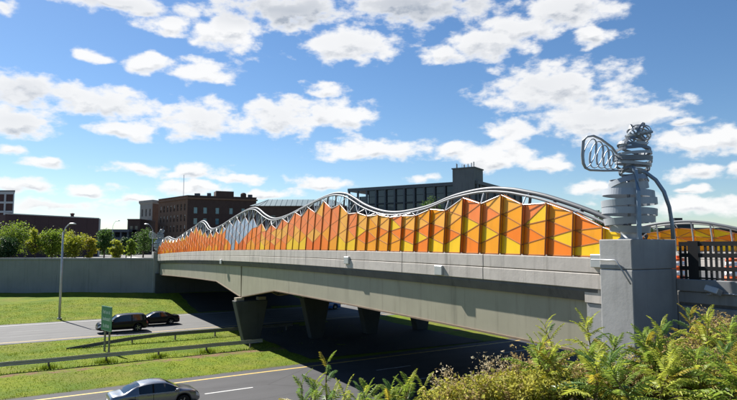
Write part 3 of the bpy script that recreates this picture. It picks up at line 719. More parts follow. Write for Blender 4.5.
X, Y = spot(113, 125); street_lamp((X, Y, 6.45), 7.0, 'street lamp in front of the low grey parking structure', (.8, 0), r0=.08)

# ---------------------------------------------------------------- vehicles
def build_car(name, label, loc, rz, paint, L=4.6, W=1.8, top=None, belt=None, cab=None, wb=(1.38,-1.32), wr=.33, kind='sedan', group=None):
    t = empty(name, loc, rz, label, 'car', group)
    zb0 = .22 if kind == 'sedan' else .30
    H2 = L/2; ns = 96
    xs = [lerp(-H2, H2, i/ns) for i in range(ns+1)]
    def zbot(x):
        z = zb0 + (.10*max(0, (abs(x)-H2+.35)/.35)**2)
        for c in wb:
            d = abs(x-c); Ra = wr+.075
            if d < Ra: z = max(z, wr+math.sqrt(Ra*Ra-d*d))
        return z
    x_r0, x_r1, x_f1, x_f0 = cab         # rear glass base, roof start, roof end, windshield base
    rings = []
    for x in xs:
        zt = spline(top, x); e = abs(x)/H2
        hw = W/2*(1-.10*e**4-.10*max(0, (e-.9)/.1)**2)
        be = min(spline(belt, x), zt-.025); zb = min(zbot(x), be-.08)
        c = max(0, min(1, (zt-be)/.4))                # how much cabin there is
        hr = hw*lerp(.90, .74 if kind == 'sedan' else .80, c); ze = zt-lerp(.02, .07, c)
        ring_ = [(hw*.93,zb),(hw*.985,lerp(zb,be,.2)),(hw,lerp(zb,be,.45)),(hw*.992,lerp(zb,be,.62)),(hw*.985,lerp(zb,be,.86)),(hw*.955,be),(lerp(hw*.945,hr,.5),lerp(be,ze,.5)),(hr,ze),(hr*.86,lerp(ze,zt,.72)),(hr*.45,lerp(ze,zt,.95)),(0,zt)]
        rings.append([(x, y, z) for y, z in ring_]+[(x, -y, z) for y, z in ring_[-2::-1]])
    nr = len(rings[0]); groups = {}
    pil = (lerp(x_r1, x_f1, .47),)
    for i in range(ns):
        xm = (xs[i]+xs[i+1])/2
        for j in range(nr-1):
            jj = j if j < 10 else nr-2-j          # 0..9 from sill to centre
            zt = spline(top, xm); be = spline(belt, xm); key = 'body'
            if jj in (5, 6) and x_r0+.12 < xm < x_f0-.16 and zt-be > .12:
                fr = (xm-x_r0)/(x_f0-x_r0)
                key = 'side_window'
                if any(abs(xm-p) < .05 for p in pil): key = 'pillar'
                elif xm < x_r1+.08 and kind == 'sedan' and xm < x_r1-.12: key = 'body'
                key = key if key != 'side_window' else ('side_window_rear' if xm < pil[0] else 'side_window_front')
                if jj == 6 and zt-be < .22: key = 'body'
            elif jj in (8, 9) or (jj == 7):
                if x_f1+.03 < xm < x_f0-.05 and jj > 7: key = 'windshield'
                elif x_r0+.04 < xm < x_r1-.03 and jj > 7: key = 'rear_window'
            if xm < -H2+.14 and jj in (3, 4): key = 'tail_light'
            if xm > H2-.26 and jj in (3, 4): key = 'head_light'
            side = 'a' if j < 10 else 'b'
            if key in ('side_window_rear','side_window_front','tail_light','head_light'): key += '_'+side
            groups.setdefault(key, []).append((i, j))
    for key, fl in groups.items():
        idx = {}; mb = MB()
        def vi(i, j):
            if (i, j) not in idx: idx[(i, j)] = len(mb.v); mb.v.append(rings[i][j])
            return idx[(i, j)]
        for i, j in fl: mb.f.append((vi(i,j), vi(i+1,j), vi(i+1,j+1), vi(i,j+1)))
        if key == 'body':
            for i in (0, ns): mb.f.append(tuple(vi(i, j) for j in range(nr)))
        m = paint if key == 'body' else 'glass' if 'window' in key or 'windshield' in key else 'underbody' if key == 'pillar' else 'tail_light' if 'tail' in key else 'head_light'
        nm = key[:-2] if key[-2:] in ('_a','_b') else key
        nm = 'side_window' if nm.startswith('side_window') else nm
        mb.build('door_pillar' if nm == 'pillar' else nm, m, t, True)
    MB().box(-H2+.25, H2-.25, -W/2*.80, W/2*.80, zb0+.0, .62).build('underbody', 'underbody', t)
    # wheels
    tp = [(wr-.115,-.09),(wr-.02,-.105),(wr,-.07),(wr,.07),(wr-.02,.105),(wr-.115,.09)]
    for c in wb:
        for sgn in (-1, 1):
            w = empty('wheel', (c, sgn*(W/2-.12), wr)); w.parent = t
            MB().lathe(tp, 22, 'y').build('tyre', 'tyre', w, True)
            rm = MB().lathe([(wr-.12,-.07),(wr-.12,.07)], 18, 'y')
            for k in range(5):
                a = k*2*math.pi/5; ca, sa = math.cos(a), math.sin(a)
                rm.tube([(.03*ca, sgn*.085, .03*sa), ((wr-.13)*ca, sgn*.08, (wr-.13)*sa)], .032, 4)
            rm.build('rim', 'rim', w)
    # mirrors, handles, plate, seams
    for sgn in (-1, 1):
        xm = x_f0-.28; y = sgn*(W/2+.06); z = spline(belt, xm)+.06
        bevel(MB().box(xm-.07, xm+.09, y-.1, y+.09, z-.07, z+.08).build('mirror', paint, t), .03, 2)
        for xh in (pil[0]-.18, pil[0]+.78 if kind == 'sedan' else pil[0]+.82):
            MB().box(xh-.13, xh+.05, sgn*(W/2*.99)-.02, sgn*(W/2*.99)+.02, spline(belt, xh)-.12, spline(belt, xh)-.085).build('door_handle', paint, t)
        for xh in (pil[0], x_f0-.18, x_r0+.55):
            MB().box(xh-.008, xh+.008, sgn*(W/2*.995)-.006, sgn*(W/2*.995)+.006, .42, spline(belt, xh)-.06).build('door_seam', 'underbody', t)
    z = .78 if kind == 'sedan' else .95
    MB().box(-H2-.015, -H2+.05, -.26, .26, z-.2, z-.05).build('licence_plate', 'sign_white', t)
    MB().box(-H2-.02, -H2+.3, -W/2*.72, W/2*.72, zb0+.06, zb0+.22).build('bumper', 'underbody', t)
    MB().box(H2-.3, H2+.01, -W/2*.5, W/2*.5, .34, .5).build('grille', 'underbody', t)
    return t
SED_T = [(-2.3,.80),(-2.24,.96),(-2.05,1.03),(-1.72,1.06),(-1.5,1.12),(-1.15,1.30),(-.8,1.42),(-.35,1.475),(.15,1.47),(.5,1.42),(.85,1.26),(1.22,1.05),(1.4,.99),(1.8,.91),(2.1,.82),(2.24,.70),(2.3,.58)]
SED_B = [(-2.3,.78),(-2.1,.93),(-1.5,.99),(-.5,.97),(.6,.94),(1.3,.92),(2.0,.80),(2.3,.56)]
SUV_T = [(-2.4,.95),(-2.36,1.15),(-2.3,1.35),(-2.15,1.66),(-1.95,1.76),(-1.2,1.81),(-.3,1.81),(.35,1.76),(.62,1.66),(.95,1.42),(1.22,1.22),(1.4,1.17),(1.9,1.12),(2.2,1.02),(2.34,.88),(2.4,.72)]
SUV_B = [(-2.4,.93),(-2.2,1.14),(-1.0,1.13),(.5,1.11),(1.3,1.08),(2.0,1.0),(2.4,.70)]
car_xy = lambda q, w: (*QW(q, w), 0)
build_car('sedan_car', 'silver four-door sedan driving alone on the highway beside the grass median', car_xy(7.75, 33.3), RR, 'silver_paint', top=SED_T, belt=SED_B, cab=(-1.66,-.78,.48,1.30), group='vehicles on the highway')
build_car('suv_car', 'black sport utility vehicle with grey alloy wheels passing behind the green sign', car_xy(11.75, 64.9), RR+math.pi, 'black_paint', 4.8, 1.92, SUV_T, SUV_B, (-2.34,-2.02,.55,1.30), (1.45,-1.42), .38, 'suv', group='vehicles on the highway')
build_car('sedan_car', 'black sedan following just behind the black sport utility vehicle', car_xy(16.1, 68.5), RR+math.pi, 'dark_grey_paint', top=SED_T, belt=SED_B, cab=(-1.66,-.78,.48,1.30), group='vehicles on the highway')
build_car('sedan_car', 'dark blue car in deep shade underneath the bridge', car_xy(39.6, 72.4), RR+math.pi, 'blue_paint', top=SED_T, belt=SED_B, cab=(-1.66,-.78,.48,1.30), group='vehicles on the highway')

# ---------------------------------------------------------------- traffic barrels on the street
def barrel(t_, s_, label):
    t = empty('traffic_barrel', (*TS(t_, s_), zp(s_)-1.12), 0, label, 'traffic barrel', 'orange traffic barrels behind the fence')
    MB().lathe([(.36,0),(.36,.06),(.30,.08)], 20).build('base', 'tyre', t, True)
    prof = [(.29,.08),(.285,.28),(.275,.30),(.27,.48),(.26,.50),(.255,.68),(.245,.70),(.24,.86),(.23,.88),(.22,1.0)]
    for k in range(5):
        r0, h0 = prof[2*k]; r1, h1 = prof[2*k+1]
        MB().lathe([(r0, h0+.001), (r1, h1)], 20).build('stripe', 'orange_plastic' if k % 2 == 0 else 'white_tape', t, True)
    MB().box(-.07, .07, -.02, .02, 1.0, 1.1).build('handle', 'orange_plastic', t)
for i, (px, d) in enumerate(((676.5, 24), (730, 23.6), (738, 24))):
    X, Y = spot(px, d); dx, dy = X-P0[0], Y-P0[1]
    barrel(dx*math.cos(BR)+dy*math.sin(BR), -dx*math.sin(BR)+dy*math.cos(BR), 'orange and white striped traffic barrel on the street behind the black fence')

# ---------------------------------------------------------------- buildings
def facade(mb, A, B, z0, z1, cols, rows, inset=.25):
    """wall from A to B (seen with A on the left) with real openings; returns the pane quads"""
    A = Vector((*A, 0)); B = Vector((*B, 0)); d = B-A; L = d.length; d.normalize(); nin = Vector((-d.y, d.x, 0))
    us = sorted({0, L, *[u for c in cols for u in c]}); vs = sorted({z0, z1, *[v for r in rows for v in r]}); panes = []
    P = lambda u, v, k=0.0: tuple(A+d*u+nin*k+Vector((0,0,v)))
    for u0, u1 in zip(us, us[1:]):
        for v0, v1 in zip(vs, vs[1:]):
            if any(abs(u0-c[0]) < 1e-6 for c in cols) and any(abs(v0-r[0]) < 1e-6 for r in rows):
                mb.quad(P(u0,v0), P(u1,v0), P(u1,v0,inset), P(u0,v0,inset)); mb.quad(P(u0,v1), P(u0,v1,inset), P(u1,v1,inset), P(u1,v1))
                mb.quad(P(u0,v0), P(u0,v0,inset), P(u0,v1,inset), P(u0,v1)); mb.quad(P(u1,v0), P(u1,v1), P(u1,v1,inset), P(u1,v0,inset))
                panes.append([P(u0,v0,inset), P(u1,v0,inset), P(u1,v1,inset), P(u0,v1,inset)])
            else: mb.quad(P(u0,v0), P(u1,v0), P(u1,v1), P(u0,v1))
    return panes
def spread(L, n, w, m0=1.0):
    g = (L-2*m0)/n; return [(m0+g*(i+.5)-w/2, m0+g*(i+.5)+w/2) for i in range(n)]
def dist(a, b): return math.hypot(a[0]-b[0], a[1]-b[1])
def add_windows(panes, t, m, blind=0.0, sash=True, name='window', seed=1):
    r = random.Random(seed)
    for q in panes:
        w = MB().add(q, [(0,1,2,3)]).build(name, m, t, fix=False)
        if blind and r.random() < .75:
            a, b, c, d = [Vector(v) for v in q]; f = r.uniform(.3, .8); off = (b-a).cross(d-a).normalized()*.03
            MB().add([a+(d-a)*f+off, b+(c-b)*f+off, c+off, d+off], [(0,1,2,3)]).build('blind', 'blind', w, fix=False)
        if sash:
            a, b, c, d = [Vector(v) for v in q]; off = (b-a).cross(d-a).normalized()*.05
            mb = MB(); mb.tube([(a+d)/2+off, (b+c)/2+off], .05, 4); mb.build('sash_bar', 'trim', w)
def roofbox(t, pts, z, m, h=.5, over=.2, name='cornice'):
    cx = sum(p[0] for p in pts)/len(pts); cy = sum(p[1] for p in pts)/len(pts)
    q = [(cx+(x-cx)*(1+over/max(1,math.hypot(x-cx,y-cy))*1.4), cy+(y-cy)*(1+over/max(1,math.hypot(x-cx,y-cy))*1.4)) for x, y in pts]
    MB().prism(q, z, z+h).build(name, m, t)
def body(t, pts, z0, z1, m, name='wall'):
    mb = MB()
    return mb
CG = 6.4
def brick_block():
    C = spot(187, 190); Lp = spot(158, 206); Rp = spot(256, 199); Bk = (Lp[0]+Rp[0]-C[0], Lp[1]+Rp[1]-C[1]); z1 = 25.6
    t = empty('brick_building', (*C, CG), 0, 'dark brown brick corner building with cornice and rows of sash windows', 'building')
    tr = lambda p: (p[0]-C[0], p[1]-C[1])
    C0, L0, R0, B0 = tr(C), tr(Lp), tr(Rp), tr(Bk); H = z1-CG
    rows = [(H-4.6-3.5*k, H-2.4-3.5*k) for k in range(5)]
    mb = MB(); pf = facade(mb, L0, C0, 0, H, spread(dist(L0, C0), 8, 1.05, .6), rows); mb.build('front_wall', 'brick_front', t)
    add_windows(pf, t, 'window_glass', .7, True, seed=3)
    Ls = dist(C0, R0); mb = MB(); cols = [(f*Ls, f*Ls+1.15) for f in (.09, .225, .40, .60, .78)]
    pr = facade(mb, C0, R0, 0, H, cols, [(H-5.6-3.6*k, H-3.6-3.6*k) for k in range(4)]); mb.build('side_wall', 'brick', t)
    add_windows(pr, t, 'window_teal', 0, False)
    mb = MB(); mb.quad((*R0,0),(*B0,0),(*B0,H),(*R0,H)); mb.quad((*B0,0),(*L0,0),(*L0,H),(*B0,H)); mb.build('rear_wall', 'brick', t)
    roofbox(t, [L0, C0, R0, B0], H, 'brick', .35, .1, 'roof'); roofbox(t, [L0, C0, R0, B0], H-.9, 'brick_front', .5, .35)
    # stair tower, tank, mast
    for f, g, w_, h_ in ((.12,.3,1.6,.9),(.28,.5,1.1,1.3),(.9,.3,1.4,1.1)):
        p = Vector((*C0,0)).lerp(Vector((*R0,0)), f)+Vector((-1.5, 9, 0))*g; MB().box(p.x-w_/2, p.x+w_/2, p.y-.6, p.y+.6, H+.3, H+.35+h_).build('roof_unit', 'column_grey', t)
    a, b = Vector((*C0,0)).lerp(Vector((*R0,0)), .40), Vector((*C0,0)).lerp(Vector((*R0,0)), .66); n = Vector((-(b-a).y, (b-a).x, 0)).normalized()*5
    MB().prism([(a.x,a.y),(b.x,b.y),(b.x+n.x,b.y+n.y),(a.x+n.x,a.y+n.y)], H, H+2.1).build('stair_tower', 'brick', t)
    p = Vector((*C0,0)).lerp(Vector((*R0,0)), .82)+n*.4
    MB().lathe([(.9,.3),(1.0,.4),(1.0,1.5),(.6,1.9),(.1,2.0)], 14).build('water_tank', 'brick', t).location = (p.x, p.y, H)
    p = Vector((*L0,0)).lerp(Vector((*C0,0)), .62)+Vector((1.5, 3, 0))
    MB().tube([(p.x,p.y,H),(p.x,p.y,H+8.2)], .09, 5).build('mast', 'steel', t)
brick_block()
def stone_block():
    A = spot(139.5, 214); B = spot(152, 208); Cc = spot(158.2, 212); n = (-1.0, 14)
    t = empty('stone_building', (*B, CG), 0, 'narrow pale stone corner building beside the brick block', 'building')
    tr = lambda p: (p[0]-B[0], p[1]-B[1]); a, b, c = tr(A), tr(B), tr(Cc); d = (a[0]+c[0]-b[0], a[1]+c[1]-b[1]+8); H = 25.0-CG
    mb = MB(); pf = facade(mb, a, b, 0, H, spread(dist(a, b), 3, 1.0, .35), [(H-4.9-4.0*k, H-2.3-4.0*k) for k in range(4)], .35); mb.build('front_wall', 'stone_front', t); add_windows(pf, t, 'window_glass', 0, True)
    mb = MB(); mb.quad((*b,0),(*c,0),(*c,H),(*b,H)); mb.build('side_wall', 'brick_front', t)
    mb = MB(); mb.quad((*c,0),(*d,0),(*d,H),(*c,H)); mb.quad((*d,0),(*a,0),(*a,H),(*d,H)); mb.build('rear_wall', 'brick', t)
    roofbox(t, [a, b, c, d], H, 'stone_front', .9, .35); roofbox(t, [a, b, c, d], H-.4, 'trim', .39, .15, 'frieze')
stone_block()
def maroon_box():
    A = spot(5, 130); B = spot(99, 151); t = empty('maroon_warehouse', (*A, CG), 0, 'long windowless dark maroon flat-roofed building behind the street trees', 'building')
    b = (B[0]-A[0], B[1]-A[1]); d = Vector((*b,0)).normalized(); n = Vector((-d.y, d.x, 0))*40; H = 16.2-CG; k = 0; L = math.hypot(*b); u = 0
    mb = MB().prism([(.2*d.x+.15*n.x/40, .2*d.y+.15*n.y/40),(b[0]-.2*d.x+.15*n.x/40,b[1]-.2*d.y+.15*n.y/40),(b[0]+n.x,b[1]+n.y),(n.x,n.y)], 0, H-.15); mb.build('hall', 'maroon', t)
    while u < L-.1:                        # cladding sheets
        u1 = min(u+3.4, L); p0 = d*(u+.02); p1 = d*(u1-.02); q = n*(.14/40)
        MB().prism([(p0.x,p0.y),(p1.x,p1.y),(p1.x+q.x,p1.y+q.y),(p0.x+q.x,p0.y+q.y)], 0, H).build('cladding_sheet', 'maroon', t); u = u1
    p0 = -n*(.08/40); p1 = Vector((*b,0))-n*(.08/40); q = n*(.4/40)
    MB().prism([(p0.x,p0.y),(p1.x,p1.y),(p1.x+q.x,p1.y+q.y),(p0.x+q.x,p0.y+q.y)], H, H+.22).build('coping', 'parapet_trim', t)
    e = Vector((*b,0)); MB().prism([(e.x-.1,e.y-.02),(e.x+.2,e.y-.02),(e.x+.2,e.y+.5),(e.x-.1,e.y+.5)], 0, H).build('corner_trim', 'parapet_trim', t)
    p = d*19; MB().lathe([(.4,0),(.4,.9),(.55,1.0),(.55,1.2),(.1,1.4)], 10).build('roof_vent', 'maroon', t).location = (p.x+n.x*.1, p.y+n.y*.1, H)
maroon_box()
def office_tower():
    A = spot(-40, 262); B = spot(13, 262); t = empty('office_block', (*B, CG), 0, 'tall pale gridded office block rising behind the maroon building', 'building')
    H = 34.2-CG; L = dist(A, B); a = (A[0]-B[0], A[1]-B[1]); mb = MB()
    cols = [(L-.55-4.05*k-3.3, L-.55-4.05*k) for k in range(5)]
    p = facade(mb, a, (0,0), 0, H, cols, [(H-4.6-4.2*k, H-1.3-4.2*k) for k in range(6)], .4); mb.build('front_wall', 'light_block', t); add_windows(p, t, 'maroon', 0, False); 
    mb = MB(); mb.quad((0,0,0),(-11.5,18,0),(-11.5,18,H),(0,0,H)); mb.quad((*a,0),(a[0],18,0),(a[0],18,H),(*a,H)); mb.quad((*a,H),(0,0,H),(-11.5,18,H),(a[0],18,H)); mb.quad((a[0],18,0),(-11.5,18,0),(-11.5,18,H),(a[0],18,H)); mb.build('side_walls', 'light_block', t)
    roofbox(t, [a, (0,0), (-11.5,18), (a[0],18)], H, 'column_grey', .5, .3)
office_tower()
def low_blocks():
    A = spot(98, 190); B = spot(129, 190); t = empty('parking_structure', (*A, CG), 0, 'low grey open parking structure beyond the trees', 'building'); L = dist(A, B)
    for k in range(3): MB().box(0, L, 0, 18, 2.2+k*2.6, 3.1+k*2.6).build('floor_slab', 'column_grey', t)
    for i in range(5): MB().box(.3+i*(L-1)/4, .8+i*(L-1)/4, .3, 1.0, 0, 8.3).build('column', 'column_grey', t)
    MB().box(0, L, 3, 17.8, 0, 8.2).build('core', 'dark_cladding', t)
    A = spot(127.5, 196); B = spot(140, 196); t = empty('dark_block', (*A, CG), 0, 'small dark brown block beside the pale stone building', 'building'); L = dist(A, B)
    MB().box(0, L, 0, 14, 0, 11.6).build('wall', 'brick', t); MB().box(-.1, L+.1, -.1, 14.1, 11.6, 12.0).build('parapet', 'maroon', t)
    for i in range(2):
        for k in range(2): MB().box(.9+i*1.7, 1.8+i*1.7, -.03, .1, 4.5+k*3.4, 6.2+k*3.4).build('window', 'window_glass', t)
    # hall with hipped metal roof
    A = spot(252, 152); B = spot(345, 152); t = empty('hipped_roof_hall', (*A, CG), 0, 'dark brick hall under a grey-green hipped metal roof', 'building'); L = dist(A, B)
    H = 19.6-CG
    MB().box(0, L, 0, 16, 0, H).build('wall', 'brick', t)
    def hip(z0, z1, g): return [(-.6,-.6,z0),(L+.6,-.6,z0),(L+.6,16.6,z0),(-.6,16.6,z0),(g,g,z1),(L-g,g,z1),(L-g,16-g,z1),(g,16-g,z1)]
    r = MB().hexa(hip(H, H+2.0, 3.6)).build('roof', 'metal_roof', t)
    for i in range(18):
        x = .5+i*(L-1)/17; xb = x; xt = max(3.6, min(L-3.6, x))
        MB().tube([(xb,-.6,H+.03),(xt,3.6,H+2.03)], .05, 4).build('seam', 'metal_roof', r)
    for i in range(7): MB().box(1.6+i*3.2, 2.9+i*3.2, -.04, .1, H-5, H-2.5).build('window', 'window_glass', t)
low_blocks()
def garage():
    A = spot(349, 171); C = spot(478, 150); t = empty('glass_office_building', (*C, CG), 0, 'wide dark glass building with grey columns and a roof tower with antennas', 'building')
    a = Vector((A[0]-C[0], A[1]-C[1], 0)); L = a.length; d = -a.normalized(); n = Vector((-d.y, d.x, 0)); H = 26.1-CG
    P = lambda u, k: (a.x+d.x*u+n.x*k, a.y+d.y*u+n.y*k)
    def bar(u0, u1, k0, k1, z0, z1, name, m, par=None): return MB().prism([P(u0,k0), P(u1,k0), P(u1,k1), P(u0,k1)], z0, z1).build(name, m, par or t)
    bar(-.3, L+.3, -.35, 42, H-.9, H, 'roof_slab', 'column_grey')
    for k in range(1, 5): bar(0, L, -.05, 41, H-.9-k*4.2, H-.5-k*4.2, 'floor_slab', 'dark_cladding')
    nb = 13; g = L/nb
    for i in range(nb+1): bar(i*g-.22, i*g+.22, -.2, .35, 0, H-.9, 'column', 'column_grey')
    for i in range(nb):
        for k in range(5):
            z0 = max(0, H-.5-(k+1)*4.2); z1 = H-.9-k*4.2
            if i < 2 and k == 0: z1 -= 1.6; 
            if z1 > z0+.3: bar(i*g+.23, (i+1)*g-.23, .45, .55, z0, z1, 'pane', 'window_glass')
            bar(i*g+.23, (i+1)*g-.23, .36, .42, (z0+z1)/2-.06, (z0+z1)/2+.06, 'transom', 'dark_cladding')
    bar(2*g, L-.3, 1.2, 40, 0, H-.91, 'core', 'dark_cladding'); bar(.3, 2*g, 1.2, 40, 0, H-5.2, 'core', 'dark_cladding')
    # right flank
    for i in range(7):
        bar(L-.2, L+.1, 2+i*6, 2.5+i*6, 0, H-.9, 'column', 'column_grey')
    tw = bar(L-6.6, L-.5, -.8, 5.5, H-6, H+3.3, 'roof_tower', 'tower_concrete'); bar(L-6.8, L-.3, -1.0, 5.7, H+3.3, H+3.6, 'tower_coping', 'tower_concrete')
    r = random.Random(9)
    for i in range(13):
        x, y = P(L-6.3+i*.45, r.uniform(-.5, 4)); MB().tube([(x,y,H+3.5),(x,y,H+4.1+r.random()*1.1)], .06, 5).build('antenna', 'column_grey', tw)
        if i % 3 == 0: MB().box(x-.14, x+.14, y-.1, y+.1, H+4.0, H+5.0).build('antenna_panel', 'light_block', tw)
garage()
def right_block():
    A = spot(655, 95); t = empty('flat_roof_building', (*A, CG), 0, 'low flat-roofed building with a dark rooftop unit behind the yellow screen', 'building')
    MB().box(0, 18, 0, 14, 0, 5.2).build('wall', 'brick', t); MB().box(-.1, 18.1, -.1, 14.1, 5.2, 5.5).build('parapet', 'column_grey', t)
    MB().box(3.6, 7.0, 1.2, 4, 5.5, 6.4).build('rooftop_unit', 'dark_cladding', t); MB().box(4.1, 5.4, 1.6, 3.4, 6.4, 7.2).build('rooftop_fan', 'dark_cladding', t)
    for i in range(5): MB().box(1+i*3.3, 2.8+i*3.3, -.04, .1, 1.5, 3.6).build('window', 'window_glass', t)
right_block()

# ---------------------------------------------------------------- trees
def leaf_cards(r, centres, spread_, per, size):
    vs = []; fs = []
    for c in centres:
        for _ in range(per):
            p = Vector(c)+Vector((r.gauss(0,spread_), r.gauss(0,spread_), r.gauss(0,spread_*.75)))
            a = Vector((r.gauss(0,1), r.gauss(0,1), r.gauss(0,.6))).normalized(); b = a.cross(Vector((r.gauss(0,1), r.gauss(0,1), r.gauss(0,1)))).normalized()
            s = size*r.uniform(.6, 1.3); o = len(vs)
            vs.extend([p-a*s, p+b*s*.55, p+a*s, p-b*s*.55]); fs.append((o,o+1,o+2,o+3))
    mb = MB(); mb.v = [tuple(v) for v in vs]; mb.f = fs; return mb
def tree(px, depth, half_px, top_y, leaf, label, seed, base=6.4, bottom=.10, clumps=38, per=80, size=.17, name='street_tree', group='trees along the street above the retaining wall'):
    r = random.Random(seed); X, Y = spot(px, depth); top = EYE+(248-top_y)*depth/580; H = top-base; hw = half_px*depth/580*1.15
    t = empty(name, (X, Y, base), 0, label, 'tree', group)
    zc = H*(1+bottom)/2; hz = H*(1-bottom)/2; cs = []
    while len(cs) < clumps:
        v = Vector((r.uniform(-1,1), r.uniform(-1,1), r.uniform(-1,1)))
        if .25 < v.length < 1: 
            k = 1.0+.25*mnoise.noise(Vector((v.x*1.7+seed, v.y*1.7, v.z*1.7)))
            w = (1-.25*max(0, v.z))*(1-.3*max(0, -v.z)); cs.append((v.x*hw*.86*k*w, v.y*hw*.86*k*w, zc+v.z*hz*.9))
    leaf_cards(r, cs, hw*.19, per, size).build('crown', leaf, t, fix=False)
    tr = MB(); tr.tube([(0,0,-.1),(.05*hw,0,H*.3),(-.04*hw,.03,H*.6),(0,0,H*.85)], [.13*H/5,.10*H/5,.06*H/5,.02], 7)
    for c in cs[:14]:
        z0 = max(H*.2, c[2]*r.uniform(.45,.7)); tr.tube([(0,0,z0),(c[0]*.5,c[1]*.5,(z0+c[2])/2+.1),c], [.05*H/5,.035*H/5,.012], 4)
    tr.build('trunk', 'bark', t, True)
TG = 'trees along the street above the retaining wall'
tree(14, 101, 17, 221.5, 'leaf_bright', 'broad bright green street tree at the end of the maroon building', 21, clumps=46, per=80)
tree(8, 97, 11, 236, 'leaf_dark', 'low dark green tree in front of the broad bright tree', 22, bottom=.05)
tree(36, 99, 8, 225, 'leaf_yellow', 'slim sparse yellow-green street tree next to the broad bright tree', 23, clumps=22)
tree(53, 100, 12, 226, 'leaf_bright', 'full light green street tree behind the tall highway lamp', 24, clumps=40)
tree(76, 99, 12, 230, 'leaf_yellow', 'rounded yellow-green street tree between the golden tree and the highway lamp', 25, clumps=36)
tree(91, 98, 6, 237, 'leaf_gold', 'small golden-yellow street tree', 26, clumps=20)
tree(105, 106, 9, 228, 'leaf_mid', 'deep green street tree by the corner of the maroon building', 27, clumps=36)
tree(117.5, 98, 6.5, 238.5, 'leaf_yellow', 'small round yellow-green tree beside the deep green tree', 28, clumps=24)
tree(132, 103, 5, 237, 'leaf_bright', 'small green tree between the two short street lamps', 29, clumps=20)
tree(144, 128, 10, 227, 'leaf_mid', 'green tree in front of the pale stone building', 30, clumps=30)
tree(127, 118, 7, 236, 'leaf_dark', 'small dark tree near the parking structure', 34, clumps=22)
tree(432, 118, 12, 192, 'leaf_mid', 'green treetop in front of the dark glass building', 31, clumps=34, per=60, size=.2, group='trees beyond the orange screen')
tree(600, 78, 9, 203, 'leaf_dark', 'dark tree behind the end of the orange screen', 32, clumps=30, per=60, size=.16, group='trees beyond the orange screen')
tree(648, 80, 12, 229, 'leaf_dark', 'low dark tree behind the legs of the large sculpture', 33, clumps=26, per=50, size=.16, group='trees beyond the orange screen')

# ---------------------------------------------------------------- foreground thicket on the bank
def frond_mesh(name, m, seed, n=10, L=.42, droop=.35, ll=.082, lw=.024):
    r = random.Random(seed); mb = MB(); spine = []
    for i in range(n+1):
        f = i/n; spine.append(Vector((L*f*(1-.1*f), .02*math.sin(3*f+seed), L*(.25*f-droop*f*f))))
    mb.tube(spine, [.006*(1-.8*i/n)+.0012 for i in range(n+1)], 4)
    for i in range(1, n+1):
        f = i/n; p = spine[i]; s = ll*(.55+.75*math.sin(math.pi*min(1, f*.85+.12)))*r.uniform(.85,1.1)
        sides = (-1, 1) if i < n else (-1, 1, 0)
        for sd_ in sides:
            dirv = Vector((.45+.35*f, sd_*.85, -.28+r.uniform(-.25,.2))) if sd_ else Vector((1, 0, -.3))
            dirv.normalize(); side = dirv.cross(Vector((0,0,1))).normalized(); nn = side.cross(dirv)
            w = lw*s/ll*1.05; a = p; b = p+dirv*s*.4; c = p+dirv*s-Vector((0,0,s*.14)); o = len(mb.v)
            for v in (a, b+side*w*.5+nn*.006, c, b-side*w*.5+nn*.006, b-nn*.004): mb.v.append(tuple(v))
            mb.f += [(o,o+1,o+4),(o+1,o+2,o+4),(o+2,o+3,o+4),(o+3,o,o+4)]
    return mb.mesh(name, m, False, False)
FR = {k: [frond_mesh('leaf_'+k+str(i), 'frond_'+k, i*7+ord(k), n=rng.choice((11,12,13,14)), L=rng.uniform(.36,.5), droop=rng.uniform(.2,.5)) for i in range(4)] for k in 'abcd'}
def sapling(px, top_y, depth, key, nl, label, seed, spread_=1.0, lean=(0,0), group='leafy saplings in the foreground thicket', lsz=1.0, whip=False):
    r = random.Random(seed); X, Y = spot(px, depth); base = terrain(X, Y)-.05; top = EYE-(top_y-248)*depth/580; H = max(.5, top-base-.10)
    t = empty('sapling', (X, Y, base), 0, label, 'sapling', group)
    lx, ly = lean
    P = lambda f: Vector((lx*f*f+.03*math.sin(5*f+seed), ly*f*f, H*f))
    MB().tube([P(i/8) for i in range(9)], [.014*(1-.75*i/8)+.002 for i in range(9)], 6).build('stem', 'stalk', t, True)
    for i in range(nl):
        f = 1-.68*(i/nl)**1.15; a = i*2.399+r.uniform(-.3,.3)
        k = key if r.random() < .75 else r.choice('abcd')
        sc = lsz*(.65+.55*min(1, (1-f)*2.2+.12))*r.uniform(.85,1.15)
        el = -R(lerp(62, 12, min(1, (1-f)*2.4)))+r.uniform(-.2,.2)
        inst('leaf', r.choice(FR[k]), t, P(f), (r.uniform(-.35,.35), el, a), sc)
G1 = 'leafy saplings in the foreground thicket'
SAP = [(556,318,7.6,'b',13),(592,316,7.3,'b',15),(541,334,7.0,'b',12),(604,334,6.6,'a',15),(632,346,6.2,'a',15),(655,332,6.2,'a',14),(575,344,6.3,'a',15),(612,366,5.6,'c',12),(548,356,6.0,'a',12),
       (672,322,6.8,'b',13),(700,314,6.9,'b',14),(722,322,6.3,'a',15),(742,328,5.8,'c',14),(690,346,5.7,'a',14),(720,362,5.3,'a',14),(655,374,5.3,'b',12),(740,366,5.2,'b',12),(590,384,5.4,'b',10),(680,306,7.6,'d',13),(625,388,5.2,'a',10),(570,374,5.7,'b',11),(665,350,5.9,'b',13),(708,340,6.0,'c',12)]
